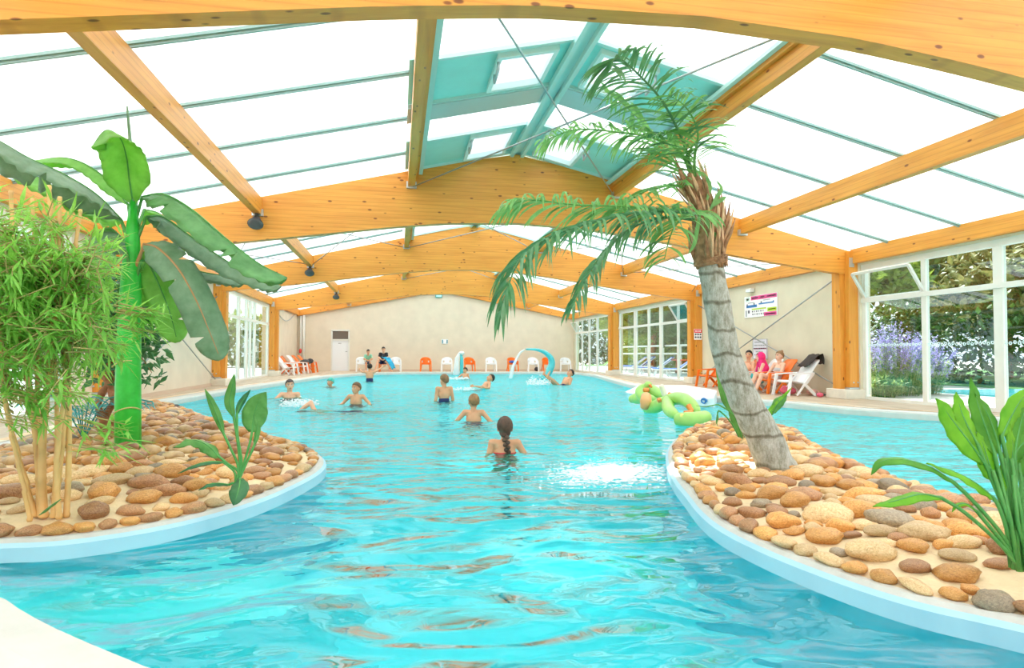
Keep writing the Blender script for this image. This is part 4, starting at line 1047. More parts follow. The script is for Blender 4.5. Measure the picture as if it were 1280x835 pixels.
# ================================================================ FURNITURE
M_PW = mat('plastic_white', (.86, .87, .88), .35, spec=.5); M_PO = mat('plastic_orange', (.92, .20, .015), .35, spec=.5)
def tub_chair(m):
    t = empty('tub_chair')
    s = MB(); pts = [(.25*math.cos(a)*(1 if abs(math.cos(a)) < .8 else 1), .24*math.sin(a)) for a in [k*math.pi/8 for k in range(16)]]; s.prism(pts, .395, .425); s.build('seat', m, t, bevel=.008)
    b = MB(); b.smooth = True; n = 24; rows = 7; idx = {}
    for i in range(n+1):
        a = math.radians(-25+230*i/n); c, s_ = math.cos(a), math.sin(a); top = .60+.22*max(0, s_)**.8; r = .285
        for j in range(rows+1):
            z = .40+(top-.40)*j/rows; f = 1+.10*(z-.4); q = r*f; idx[i, j] = len(b.v); b.v.append(Vector((q*c*1.02, q*s_*.98, z)))
    for i in range(n):
        for j in range(rows):
            if j in (2, 3) and (i in (7, 8) or i in (15, 16)): continue
            b.face([idx[i, j], idx[i+1, j], idx[i+1, j+1], idx[i, j+1]])
    o = b.build('backrest', m, t); solid(o, .016)
    for sx in (-1, 1):
        ar = MB(); ar.bar((sx*.27, -.13, .615), (sx*.285, .05, .63), .07, .025); ar.build('arm', m, t, bevel=.006)
    for sx in (-1, 1):
        l = MB(); b0 = Vector((sx*.285, -.17, .60)); e = Vector((sx*.30, -.23, 0)); l.bar(b0, e, .075, .03, up=(0, 1, 0)); l.build('leg', m, t, bevel=.006)
        l = MB(); l.bar((sx*.21, .20, .42), (sx*.26, .29, 0), .055, .03, up=(0, 1, 0)); l.build('leg', m, t, bevel=.006)
    return t
def relax_chair(m):
    t = empty('low_armchair')
    s = MB(); s.smooth = True
    def slab(mb, P, hw, th):
        C = catmull(P, 14); b = len(mb.v)
        for i, p in enumerate(C):
            tan = (C[min(i+1, 14)]-C[max(i-1, 0)]).normalized(); nr = Vector((0, -tan.z, tan.y)); w = hw(i/14)
            for x, q in ((-w, 0), (-w*.5, -.012), (w*.5, -.012), (w, 0), (w, 1), (-w, 1)): mb.v.append(p+Vector((x, 0, 0))+nr*(q*th if q > 0 else q))
        for i in range(14):
            for k in range(6): mb.face([b+i*6+k, b+i*6+(k+1) % 6, b+(i+1)*6+(k+1) % 6, b+(i+1)*6+k])
        mb.face([b+k for k in range(6)]); mb.face([b+14*6+k for k in range(6)][::-1])
    slab(s, [(0, -.30, .335), (0, -.22, .37), (0, 0, .33), (0, .18, .30)], lambda q: .25, .022); s.build('seat', m, t)
    s = MB(); s.smooth = True; slab(s, [(0, .16, .30), (0, .28, .48), (0, .42, .70), (0, .56, .86), (0, .60, .88)], lambda q: .26*(1-.35*max(0, q-.7)/.3), .022); s.build('backrest', m, t)
    for sx in (-1, 1):
        a = MB(); a.bar((sx*.30, -.30, .53), (sx*.30, .36, .57), .07, .03); a.build('arm', m, t, bevel=.008)
        l = MB(); l.bar((sx*.30, -.27, .53), (sx*.32, -.36, 0), .035, .075, up=(0, 1, 0)); l.build('leg', m, t, bevel=.006)
        l = MB(); l.bar((sx*.30, .34, .56), (sx*.29, .10, .28), .035, .08, up=(0, 1, 0)); l.bar((sx*.29, .10, .30), (sx*.32, .40, 0), .035, .075, up=(0, 1, 0)); l.bar((sx*.29, .12, .32), (sx*.31, -.12, .02), .03, .05, up=(0, 1, 0)); l.build('leg', m, t, bevel=.006)
    return t
def put(proto, first, x, y, rz, label, cat, group, sc_=.9):
    o = proto if first else copy_tree(proto); o.location = (x, y, 0); o.rotation_euler.z = rz; o.scale = (sc_,)*3; tag(o, label, cat, group); return o
tw_, to_ = tub_chair(M_PW), tub_chair(M_PO); fw = fo = True
G1 = 'tub chairs along the far wall'
for u, c, lab, rz in [(452, 'w', 'white tub chair under the boy in the yellow and teal shirt', .15), (481, 'o', 'orange tub chair under the man in the black shirt', 0), (494.5, 'w', 'white tub chair just right of the seated man in black', 0), (532, 'o', 'orange tub chair standing alone left of the column fountain by the far wall', 0),
                      (558.5, 'w', 'white tub chair on the left of the column fountain by the far wall', -.1), (586.5, 'o', 'orange tub chair just right of the column fountain by the far wall', .1), (613.5, 'w', 'white tub chair between two orange chairs, midway between the fountains', 0), (640.5, 'o', 'orange tub chair with blue cloth at the far wall', .1),
                      (666, 'w', 'white tub chair framed by the curved fountain at the far wall', 0), (684, 'o', 'orange tub chair behind the curved fountain', .1), (706.5, 'w', 'white tub chair at the far right corner by the window', -.1)]:
    p = atY(u, 455, 32.35)
    if c == 'w': put(tw_, fw, p.x, 32.35, rz, lab, 'chair', G1); fw = False
    else: put(to_, fo, p.x, 32.35, rz, lab, 'chair', G1); fo = False
rw, ro = relax_chair(M_PW), relax_chair(M_PO); G2 = 'low armchairs parked in the far left corner'
H90 = math.pi/2
for k, (u, v, c, lab) in enumerate([(361, 469, 'w', 'white low armchair at the near end of the row in the left corner'), (365, 467.3, 'o', 'orange low armchair second from the near end in the left corner'), (374, 467, 'w', 'white low armchair in the middle of the left corner row'), (380, 466.3, 'o', 'orange low armchair holding a dark bag in the left corner row'), (386.5, 465.6, 'o', 'orange low armchair at the far end of the left corner row')]):
    p = atZ(u, v, 0)
    if c == 'w': put(rw, k == 0, p.x, p.y, H90-.15, lab, 'chair', G2)
    else: put(ro, k == 1, p.x, p.y, H90-.15, lab, 'chair', G2)
bagp = atZ(380, 466.3, 0)
b = MB(); b.smooth = True; b.ell((0, 0, 0), (.24, .2, .13)); b.ell((.2, .1, .05), (.15, .1, .12)); tag(b.build('bag', M_DARK, loc=(bagp.x+.05, bagp.y, .50)), 'dark bag lying on an orange chair in the left corner', 'bag')
G3 = 'low armchairs along the right wall'
put(ro, False, 8.72, 16.55, -H90, 'empty orange low armchair beside the post, left of the leaning palm trunk', 'chair', G3)
put(rw, False, 8.76, 12.85, -H90, 'white low armchair with dark cloth on its back, by the right wall', 'chair', G3)
put(ro, False, 8.80, 13.7, -H90, 'orange low armchair under the woman by the right wall', 'chair', G3)
put(rw, False, 8.80, 14.25, -H90, 'white low armchair under the child in the pink towel', 'chair', G3)
put(ro, False, 8.80, 15.05, -H90, 'orange low armchair under the bare chested man', 'chair', G3)
# cloth over the white chair back
mb = MB(); mb.smooth = True; n = 10; b = 0
for i in range(n+1):
    f = i/n
    for j in range(9):
        y = 12.66+.045*j
        if f < .6: q = f/.6; p = Vector((8.98+.33*q, y, .62+.30*q+.03))
        else: q = (f-.6)/.4; p = Vector((9.37+.03*q, y, .93-.22*q))
        mb.v.append(p+Vector((.015*math.sin(j*2+i), .0, .012*math.cos(j*1.7+i))))
for i in range(n):
    for j in range(8): mb.face([i*9+j, i*9+j+1, (i+1)*9+j+1, (i+1)*9+j])
o = solid(mb.build('cloth', mat('dark_cloth', (.045, .035, .03), .9, var=.3, scale=20)), .012); tag(o, 'crumpled dark brown cloth draped over the white chair back', 'cloth')
def blob(name, lab, cat, c, r, m, extra=()):
    b = MB(); b.smooth = True; b.ell((0, 0, 0), r)
    for e, q in extra: b.ell(e, q)
    return tag(b.build(name, m, loc=c), lab, cat)
blob('bag', 'crumpled pink bag on the deck under the white low armchair', 'bag', (8.75, 13.05, .10), (.16, .22, .09), mat('pink_cloth', (.75, .12, .20), .8, var=.3, scale=12), [((.05, .15, .03), (.1, .1, .08))])
blob('sandals', 'dark sandals on the deck behind the white low armchair', 'shoes', (9.15, 12.55, .035), (.05, .13, .03), M_DARK, [((.13, .05, 0), (.05, .13, .03))])
blob('towel', 'pale pink towel heap on the deck by the wall behind the chair', 'towel', (9.25, 12.85, .07), (.12, .18, .065), mat('palepink', (.75, .45, .38), .9, var=.3, scale=12), [((-.05, -.1, .02), (.07, .1, .06))])
blob('ball', 'small pink toy on the deck beside the post plinth', 'toy', (9.0, 12.28, .05), (.06, .09, .05), mat('pink_cloth', (.75, .12, .20), .8))
p = atY(640.5, 455, 32.2); blob('towel', 'blue towel lying over the orange tub chair seat', 'towel', (p.x, 32.22, .50), (.20, .16, .07), mat('blue_cloth', (.03, .10, .42), .8), [((.1, -.12, -.06), (.07, .07, .12))])
p = atY(672, 462, 32.1); blob('bag', 'small dark bag on the deck under the white tub chair', 'bag', (p.x, 32.35, .12), (.12, .1, .115), M_DARK)

# ================================================================ FOUNTAINS
M_TQ = mat('turquoise_plastic', (.10, .56, .60), .3, var=.12, scale=3)
M_SPRAY = NT('spray'); M_SPRAY.b.inputs['Base Color'].default_value = (.92, .97, 1, 1); M_SPRAY.b.inputs['Alpha'].default_value = .5; M_SPRAY.b.inputs['Roughness'].default_value = .3; M_SPRAY = M_SPRAY.m
P = P3(25.6, (677, 476), (684, 467), (689.5, 456), (688, 447), (680, 440), (670, 437), (658, 436.5)); C = catmull(P, 24)
t = thing('curved_fountain', 'turquoise swan-neck water jet arching over the far side of the pool', 'fountain', (P[0].x, 25.6, -.3))
mb = MB(); b = 0
for i, p in enumerate(C):
    f = i/24; tan = (C[min(i+1, 24)]-C[max(0, i-1)]).normalized(); nr = Vector((-tan.z, 0, tan.x)); w = .20; th = .15*(1-f)**1.2+.035
    for sy, sn in ((-1, -.6), (-1, .6), (-.5, 1), (.5, 1), (1, .6), (1, -.6), (.5, -1), (-.5, -1)): mb.v.append(p+Vector((0, sy*w, 0))+nr*sn*th)
mb.smooth = True
for i in range(24):
    for k in range(8): mb.face([i*8+k, i*8+(k+1) % 8, (i+1)*8+(k+1) % 8, (i+1)*8+k])
mb.face(list(range(8))); mb.face([24*8+k for k in range(8)])
pb(mb, 'spout', M_TQ, t)
mb = MB(); mb.tube([P[0], Vector((P[0].x-.05, 25.6, -1.05))], [.2, .24], 14); pb(mb, 'base', M_TQ, t)
mb = MB(); J = P3(25.6, (656, 437), (650, 441), (645, 450), (641, 460), (638, 472)); J[-1].z = -.12; mb.tube(catmull(J, 16), [.03+.05*i/16 for i in range(17)], 8)
tag(mb.build('water_jet', M_SPRAY), 'thin stream of water falling from the curved fountain tip', 'water jet')
q = atY(577, 450, 30.2)
t = thing('column_fountain', 'slim turquoise and white bubbling column near the far pool edge', 'fountain', (q.x, 30.2, -1.05))
mb = MB(); mb.tube([(0, 0, 0), (0, 0, 1.5), (0, 0, 1.75), (-.03, 0, 1.95)], [.09, .085, .08, .06], 12); mb.build('column', M_TQ, t)
mb = MB(); mb.ell((0, 0, 1.99), (.14, .14, .09)); mb.build('nozzle_cap', M_PW, t)
mb = MB(); rr = random.Random(3); mb.tube([(-.12, -.05, 2.0), (-.24, -.1, 1.7), (-.26, -.12, 1.3), (-.28, -.12, .95)], [.05, .11, .13, .17], 10)
o = mb.build('water_curtain', M_SPRAY); o.location = (q.x, 30.2, -1.05); tag(o, 'white falling water wrapped around the column fountain', 'water jet')

# ================================================================ INFLATABLES
M_LIME = mat('inflatable_lime', (.46, .78, .20), .3, var=.10, scale=4, trans=.15); M_INO = mat('inflatable_orange', (.90, .28, .05), .35); M_INY = mat('inflatable_yellow', (.86, .80, .20), .35); M_CREAM = mat('inflatable_cream', (.88, .82, .62), .35)
o0 = atZ(843, 528, -.1)
t = thing('inflatable_dragon', 'lime green inflatable sea dragon with orange details floating by the island tip', 'pool toy', tuple(o0))
def tubeP(pts, rs, nm, m, n=16):
    rs = [q*.86 for q in rs]
    mb = MB(); P = [atY(u, v, y) for u, v, y in pts]; C = catmull(P, 24); Rr = [rs[0]+(rs[1]-rs[0])*i/24 for i in range(25)] if len(rs) == 2 else [rs[min(len(rs)-1, int(i/24*(len(rs)-1)))]*(1-(i/24*(len(rs)-1)) % 1)+rs[min(len(rs)-1, int(i/24*(len(rs)-1))+1)]*((i/24*(len(rs)-1)) % 1) for i in range(25)]
    Rr[0] *= .5; Rr[-1] *= .5; Rr[1] *= .85; Rr[-2] *= .85; mb.tube(C, Rr, n); return pb(mb, nm, m, t)
tubeP([(845, 524, 8.6), (858, 525, 8.45), (872, 524, 8.4), (886, 520, 8.5)], (.11, .13, .13, .10), 'body', M_LIME)
tubeP([(846, 520, 8.8), (836, 512, 9.3), (836, 502, 9.7), (845, 498, 9.6), (857, 500, 9.3), (866, 508, 9.0), (872, 516, 8.8)], (.09, .115, .12, .12, .11, .08), 'body', M_LIME)
tubeP([(807, 512, 10.6), (818, 509, 10.3), (830, 503, 10.1), (842, 495, 10.2)], (.10, .13, .12, .08), 'body', M_LIME)
tubeP([(820, 500, 10.9), (806, 497, 11.2), (801, 490, 11.4), (808, 486.5, 11.4), (818, 489, 11.2), (828, 495, 10.9)], (.08, .12, .13, .13, .12, .09), 'neck', M_LIME)
tubeP([(788, 499.5, 12.2), (796, 498, 12.0), (806, 499, 11.6)], (.08, .13, .10), 'tail', M_LIME)
tubeP([(804, 512, 10.35), (807, 503, 10.35), (808, 494, 10.5)], (.06, .12, .10), 'belly', mat('inflatable_tan', (.80, .42, .16), .35))
tubeP([(831, 495, 10.6), (829, 488, 10.6), (826, 481, 10.6)], (.055, .06, .05), 'horn', M_CREAM)
tubeP([(808, 486, 11.3), (810, 481.5, 11.3), (813, 484, 11.3)], (.05, .09, .06), 'crest', M_LIME)
for pts, m_ in (([(804, 487.5, 11.2), (811, 487.5, 11.2)], M_INO), ([(822, 501, 9.95), (826, 499.5, 9.95)], M_INO), ([(835, 493, 10.0), (841, 494.5, 10.0)], M_INO), ([(860, 506, 8.95), (863, 511, 8.9), (866, 515, 8.85)], M_INO), ([(855, 517, 8.6), (866, 516, 8.6)], M_INO), ([(808, 511, 10.4), (812, 508, 10.3)], M_INY), ([(850, 521, 8.45), (868, 519, 8.4)], M_INY), ([(812, 483, 11.2), (814, 482, 11.2)], M_INO)):
    tubeP(pts, (.05, .05), 'patch', m_, 8)
q0 = atY(918, 533, 8.5); t = thing('inflatable_float', 'lime and yellow inflatable lying behind the leaning palm trunk', 'pool toy', tuple(q0))
tubeP([(903, 538, 8.6), (915, 533, 8.6), (935, 528, 8.6)], (.10, .14, .14), 'body', M_LIME); tubeP([(915, 538, 8.5), (925, 534, 8.5), (938, 531, 8.5)], (.06, .09, .09), 'side_tube', M_INY); tubeP([(890, 538, 8.4), (891, 531, 8.4), (892, 526, 8.4)], (.05, .075, .04), 'knob', mat('inflatable_amber', (.86, .42, .08), .35)); tubeP([(904, 533, 8.45), (909, 531, 8.45)], (.025, .025), 'patch', M_INO, 8)
# white padded wedge with blue swirl
t = thing('foam_ramp', 'low white padded ramp with small blue swirl at the shallow pool edge', 'ramp', (6.3, 13.2, -.38))
mb = MB(); foot = [(5.75, 13.2), (5.98, 11.25), (6.71, 12.5), (7.05, 14.6), (6.72, 16.9), (5.95, 16.2)]; tops_ = [-.14, .10, .16, .16, .05, -.12]; n = 6
for (x, y), z in zip(foot, tops_): mb.v.append(Vector((x-6.3, y-13.2, 0)))
for (x, y), z in zip(foot, tops_): mb.v.append(Vector((x-6.3, y-13.2, z+.38)))
for i in range(n): j = (i+1) % n; mb.face([i, j, n+j, n+i])
mb.face([0, 1, 2, 3, 4, 5]); mb.face([6, 7, 8, 9, 10, 11]); mb.build('pad', mat('pad_white', (.88, .90, .92), .4), t, bevel=.03)
mb = MB(); ax = Vector((.12, -.99, 0)); c = Vector((5.94-6.3, 11.55-13.2, .38-.0))+Vector((-.99, -.12, 0))*.02
mb.tube([c+ax*(.10*math.cos(k*.5)*(1-.03*k))+Vector((0, 0, .06*math.sin(k*.5)*(1-.03*k))) for k in range(18)], .014, 5); mb.build('swirl', BL, t)

# ================================================================ PEOPLE
SK1, SK2, SK3 = (.78, .44, .28), (.70, .36, .20), (.82, .52, .38)
def skin(c): return mat('skin_%d' % int(c[0]*100), c, .5, var=.06, scale=8, spec=.3)
M_LIP = mat('lips', (.62, .20, .16), .5); M_EYE = mat('eye_white', (.8, .8, .78), .3); M_IRIS = mat('eye_dark', (.03, .02, .015), .3)
J0 = dict(pelvis=(0, 0, .96), chest=(0, .0, 1.30), neck=(0, .015, 1.48), head=(0, -.012, 1.622),
          sh=[(-.175, 0, 1.42), (.175, 0, 1.42)], el=[(-.225, .03, 1.15), (.225, .03, 1.15)], wr=[(-.24, -.05, .91), (.24, -.05, .91)],
          hip=[(-.09, 0, .92), (.09, 0, .92)], kn=[(-.10, -.02, .50), (.10, -.02, .50)], an=[(-.10, .03, .08), (.10, .03, .08)])
def remesh(mb, name, mats, parent, vox, sm=3):
    o = mb.build(name, mats, parent); r = o.modifiers.new('r', 'REMESH'); r.mode = 'VOXEL'; r.voxel_size = vox; r.use_smooth_shade = True
    s = o.modifiers.new('s', 'SMOOTH'); s.factor = .5; s.iterations = sm
    dg = bpy.context.evaluated_depsgraph_get(); me = bpy.data.meshes.new_from_object(o.evaluated_get(dg)); o.modifiers.clear(); old = o.data; o.data = me; bpy.data.meshes.remove(old)
    for p in me.polygons: p.use_smooth = True
    return o
def person(lab, loc, rz, s=1.0, J=None, sk=SK1, hair=(.05, .03, .02), hy=0, hp=0, hs=1.0, style='short', clothes=(), Bm=None, vox=.0085, slim=1.0):
    j = dict(J0); j.update(J or {}); B = (Bm or Matrix.Identity(4)) @ Matrix.Scale(s, 4)
    hs *= 1.12; t = thing('person', lab, 'person', loc, rz); V = lambda p: B @ Vector(p); mb = MB()
    pe, ch, ne, hd = [Vector(j[k]) for k in ('pelvis', 'chest', 'neck', 'head')]
    zax = (ch-pe).normalized(); xax = (Vector(j['sh'][1])-Vector(j['sh'][0])).normalized(); yax = zax.cross(xax).normalized(); xax = yax.cross(zax)
    Tm = Matrix((xax, yax, zax)).transposed(); B3 = B.to_3x3()
    def E(m_, c, r, g=0): r = [q+g for q in r]; m_.ell(V(c), r, B3 @ Tm)
    def torso(m_, g=0, lo=True, up=True):
        if lo: E(m_, pe, (.155*slim, .115, .12), g)
        E(m_, pe.lerp(ch, .42), (.13*slim, .095, .17), g)
        if up: E(m_, ch-zax*.03, (.158*slim, .112, .17), g); E(m_, ch+zax*.07, (.165*slim, .085, .08), g)
    def C(m_, a, ra, b_, rb, g=0): m_.cap(V(a), (ra+g)*s, V(b_), (rb+g)*s)
    def limbs(m_, which, g=0, f0=0, f1=1):
        for k in (0, 1):
            sh, el, wr, hp_, kn, an = [Vector(j[q][k]) for q in ('sh', 'el', 'wr', 'hip', 'kn', 'an')]
            if 'ua' in which: C(m_, sh, .053*slim, sh.lerp(el, f1), .040, g)
            if 'fa' in which: C(m_, el, .040, el.lerp(wr, .35), .041, g); C(m_, el.lerp(wr, .3), .040, wr, .026, g)
            if 'th' in which: C(m_, hp_, .088*slim, hp_.lerp(kn, f1), .088-.03*f1, g)
            if 'ca' in which: C(m_, kn, .055, kn.lerp(an, .35)+Vector((0, .01, 0)), .056, g); C(m_, kn.lerp(an, .35), .055, an, .036, g)
    torso(mb); limbs(mb, ('ua', 'fa', 'th', 'ca'))
    for k in (0, 1): C(mb, Vector(j['sh'][k]), .056, ch+zax*.10, .06)
    C(mb, ch+zax*.12, .07, ne, .056); C(mb, ne, .056, hd-Vector((0, 0, .05)), .054)
    for k in (0, 1):   # feet and hands
        an = Vector(j['an'][k]); kn = Vector(j['kn'][k]); dn = (an-kn).normalized(); fw = Vector((0, -1, 0)); fw = (fw-dn*fw.dot(dn)*.9)
        fw = fw.normalized() if fw.length > .2 else Vector((0, 0, 1)); heel = an+dn*.045; C(mb, heel-fw*.03, .032, heel+fw*.10, .032); C(mb, heel+fw*.08, .034, heel+fw*.165, .022); C(mb, an, .036, heel, .03)
        wr = Vector(j['wr'][k]); el = Vector(j['el'][k]); d = (wr-el).normalized(); lat = d.cross(Vector((1, 0, 0)));
        if lat.length < .2: lat = d.cross(Vector((0, 0, 1)))
        lat.normalize(); nr = d.cross(lat)
        C(mb, wr, .026, wr+d*.04, .024)
        for q in range(4):
            a = wr+d*.03+lat*(.017*(q-1.5)*.7); b_ = wr+d*.085+lat*(.023*(q-1.5)); C(mb, a, .015, b_, .0125)
            L = (.062, .074, .070, .055)[q]; m1 = b_+d*L*.5+nr*.006; C(mb, b_, .0115, m1, .0105); C(mb, m1, .0105, m1+d*L*.45+nr*.02, .0095)
        C(mb, wr+d*.02+lat*.02, .014, wr+d*.06+lat*.05, .0125); C(mb, wr+d*.06+lat*.05, .0125, wr+d*.09+lat*.062, .010)
    HM = Matrix.Translation(hd) @ Euler((hp, 0, hy)).to_matrix().to_4x4() @ Matrix.Scale(hs, 4); H3 = (B @ HM).to_3x3(); HV = lambda p: B @ HM @ Vector(p)
    mb.ell(HV((0, .012, .02)), (.076, .096, .098), H3, 20, 14); mb.ell(HV((0, -.02, -.03)), (.062, .068, .078), H3, 18, 12); mb.ell(HV((0, -.058, -.082)), (.03, .025, .024), H3)
    mb.ell(HV((0, -.092, -.012)), (.011, .014, .026), H3); mb.ell(HV((0, -.098, -.028)), (.016, .015, .011), H3); mb.ell(HV((0, -.086, -.055)), (.026, .012, .010), H3)
    for q in (-1, 1): mb.ell(HV((q*.076, .008, -.008)), (.010, .020, .032), H3); mb.ell(HV((q*.032, -.072, .034)), (.024, .013, .010), H3)
    body = remesh(mb, 'body', [skin(sk), M_LIP, M_EYE, M_IRIS, mat('hair_%d_%d' % (int(hair[0]*1000), int(hair[1]*1000)), hair, .6, var=.3, scale=30)], t, max(.0045, vox*s), 2)
    inv = (B @ HM).inverted()
    for p in body.data.polygons:
        c = inv @ p.center
        if c.y > -.05 or abs(c.x) > .06 or abs(c.z) > .08: continue
        ax = abs(abs(c.x)-.032)
        if ax < .015 and abs(c.z-.012) < .0075: p.material_index = 3 if ax < .006 else 2
        elif abs(c.x) < .023 and abs(c.z+.056) < .007: p.material_index = 1
        elif ax < .019 and abs(c.z-.034) < .005: p.material_index = 4
    HMAT = mat('hair_%d_%d' % (int(hair[0]*1000), int(hair[1]*1000)), hair, .6, var=.3, scale=30)
    if style != 'none':
        bm = bmesh.new(); bmesh.ops.create_icosphere(bm, subdivisions=4, radius=1); rr = random.Random(int(loc[0]*100))
        for v in bm.verts:
            p = v.co; v.co = Vector((p.x*.083, p.y*.103+.014, p.z*.106+.024)); 
            v.co *= 1+.02*math.sin(v.co.x*160)*math.cos(v.co.y*130)
        def keep(p):
            if style == 'cap': return p.z > .035-(p.y+.08)*.35
            if style == 'long': return p.z > (.062 if p.y < -.04 else .062-(p.y+.04)*1.6)
            return p.z > (.066 if p.y < -.055 else .066-(p.y+.055)*.82)
        dl = [v for v in bm.verts if not keep(v.co)]; bmesh.ops.delete(bm, geom=dl, context='VERTS')
        me = bpy.data.meshes.new('hair'); MM = B @ HM
        for v in bm.verts: v.co = MM @ v.co
        bm.to_mesh(me); bm.free(); me.materials.append(HMAT)
        for p in me.polygons: p.use_smooth = True
        o = bpy.data.objects.new('swim_cap' if style == 'cap' else 'hair', me); COL.objects.link(o); o.parent = t; solid(o, .010*s)
        if style in ('bun', 'braid'):
            e = MB(); e.smooth = True
            if style == 'bun': e.ell(HV((0, .07, .115)), (.035, .035, .032), H3)
            else:
                e.ell(HV((0, .055, -.03)), (.062, .055, .07), H3)
                for k in range(9): e.ell(HV((.012*(-1)**k+.004*k*-1, .105+.012*math.sin(k*.5), -.06-.026*k)), (.034-.0015*k, .026, .025), H3)
            e.build('bun' if style == 'bun' else 'braid', HMAT, o)
    for cl in clothes:
        k = cl[0]; c = MB(); m_ = cl[1]
        if k == 'trunks': torso(c, .012, True, False); limbs(c, ('th',), .016, f1=.6)
        if k == 'shirt': torso(c, .014); limbs(c, ('ua',), .014, f1=.62); [C(c, Vector(j['sh'][q]), .07, ch+zax*.08, .07) for q in (0, 1)]
        if k == 'bikini': E(c, ch-zax*.02, (.160, .115, .045), .008); E(c, pe-zax*.02, (.155, .118, .07), .008)
        if k == 'swimsuit': E(c, pe, (.155, .115, .11), .01); E(c, pe.lerp(ch, .42), (.13, .095, .17), .01); E(c, ch-zax*.04, (.158, .112, .10), .008)
        remesh(c, {'shirt': 't_shirt', 'trunks': 'swim_trunks'}.get(k, k), m_, t, .012*s, 3)
    return t, (B, j, HV, V)
FLOORW = -1.05
def wader(lab, u, vtop, vw, rz, s=None, **k):
    """person standing in the water, head top seen at (u, vtop), waterline at vw"""
    p = atZ(u, vw, WZ); top = atY(u, vtop, p.y).z; h = top-FLOORW; s = s or h/1.765
    return person(lab, (p.x, p.y, top-1.765*s), rz, s, **k)
NAVY = mat('navy_cloth', (.02, .03, .12), .7); REDC = mat('red_cloth', (.6, .05, .05), .7); TEALC = mat('teal_cloth', (.05, .45, .5), .7)
arm_l = dict(el=[(-.36, -.10, 1.25), (.25, -.02, 1.16)], wr=[(-.56, -.25, 1.16), (.20, -.22, 1.05)])
cro = dict(kn=[(-.16, -.38, .62), (.16, -.38, .62)], an=[(-.14, -.10, .28), (.14, -.10, .28)])
arms_out = dict(el=[(-.34, .02, 1.24), (.34, .02, 1.24)], wr=[(-.44, -.20, 1.12), (.44, -.20, 1.12)])
p = atZ(362, 497, WZ); topz = atY(362, 474, p.y).z
person('man with short dark hair in the water, left arm spread, near the left deck', (p.x, p.y, topz-1.765), math.radians(8), 1.0, J={**cro, **arm_l}, sk=SK1, hair=(.05, .035, .03), hy=.15, clothes=[('trunks', NAVY)])
wader('boy with brown hair facing left, shoulders above water left of mid pool', 445, 478.5, 505, math.radians(-12), J=arms_out, sk=SK2, hair=(.16, .075, .03), hy=-.55, hs=1.12, clothes=[('trunks', REDC)])
wader('boy with short brown hair seen from behind, back bare to the waist', 555, 468.5, 501, math.radians(195), J=dict(), sk=SK2, hair=(.22, .12, .05), hy=.3, hs=1.12, clothes=[('trunks', NAVY)])
wader('boy with shaved blond-brown hair seen from behind in mid pool', 592, 493.5, 526, math.radians(165), J=arms_out, sk=SK2, hair=(.30, .16, .06), hy=.35, hs=1.15, clothes=[('trunks', NAVY)])
wader('girl with a long brown braid seen from behind, closest bather to the viewer', 631, 522.5, 566, math.radians(172), J=dict(el=[(-.30, -.02, 1.22), (.24, .03, 1.16)], wr=[(-.42, -.12, 1.10), (.26, -.05, .92)]), sk=SK2, hair=(.085, .045, .025), style='braid', hs=1.15, clothes=[('bikini', REDC)])
wader('dark haired child beyond the other bathers, arm reaching left across the water', 581.5, 459.5, 473.5, math.radians(-40), J=arm_l, sk=SK2, hair=(.03, .02, .015), hy=-.2, hs=1.1, clothes=[('trunks', NAVY)])
p = atZ(583, 487, WZ); topz = atY(583, 474.5, p.y).z
TL = Matrix.Rotation(math.radians(38), 4, 'X')
person('dark haired child leaning back in the water, face turned up to the left', (p.x, p.y, topz-1.30*.8), math.radians(-75), .8, J=arms_out, sk=SK2, hair=(.03, .02, .015), hs=1.15, Bm=Matrix.Rotation(math.radians(-35), 4, 'X'), clothes=[('trunks', TEALC)])
wader('child in a teal and yellow swim cap low in the water near the left edge', 413, 472.5, 483, math.radians(-30), s=.85, J=arm_l, sk=SK2, hair=(.05, .45, .38), style='cap', hy=-.2, hp=-.15, hs=1.12, clothes=[('trunks', NAVY)])
wader('dark haired child standing by the far pool edge with raised arms', 462, 454.5, 476.5, math.radians(180), J=dict(el=[(-.34, -.12, 1.52), (.30, -.15, 1.42)], wr=[(-.50, -.28, 1.62), (.40, -.36, 1.50)]), sk=SK2, hair=(.02, .015, .012), hs=1.05, clothes=[('trunks', NAVY)])
# prone swimmers
PR = Matrix.Rotation(math.radians(80), 4, 'X')
def prone(lab, u, v, rz, s, zc, J=None, **k):
    p = atZ(u, v, WZ); h = Vector((0, 0, 1.6*s)); off = (Matrix.Rotation(rz, 4, 'Z') @ (PR @ h)); return person(lab, (p.x-off.x, p.y-off.y, zc-off.z), rz, s, J=J, Bm=PR, **k)
crawl = dict(el=[(-.30, .26, 1.60), (.26, -.1, 1.3)], wr=[(-.34, -.02, 1.85), (.28, -.2, 1.05)], an=[(-.1, .06, .08), (.1, .0, .08)])
prone('swimmer doing crawl face down with one arm lifted, left of the pool middle', 384, 513, math.radians(-85), 1.0, -.24, J=crawl, sk=SK1, hair=(.04, .03, .02), clothes=[('trunks', NAVY)])
prone('dark haired swimmer low in the water beside the tip of the left island', 218, 520, math.radians(40), 1.0, -.05, J=dict(el=[(-.34, 0, 1.38), (.34, 0, 1.38)], wr=[(-.5, -.1, 1.55), (.5, -.1, 1.55)]), sk=SK3, hair=(.025, .022, .025), hp=-.3, style='long', clothes=[('trunks', NAVY)])
p = atZ(688, 481, WZ); topz = atY(688, 465.5, p.y).z
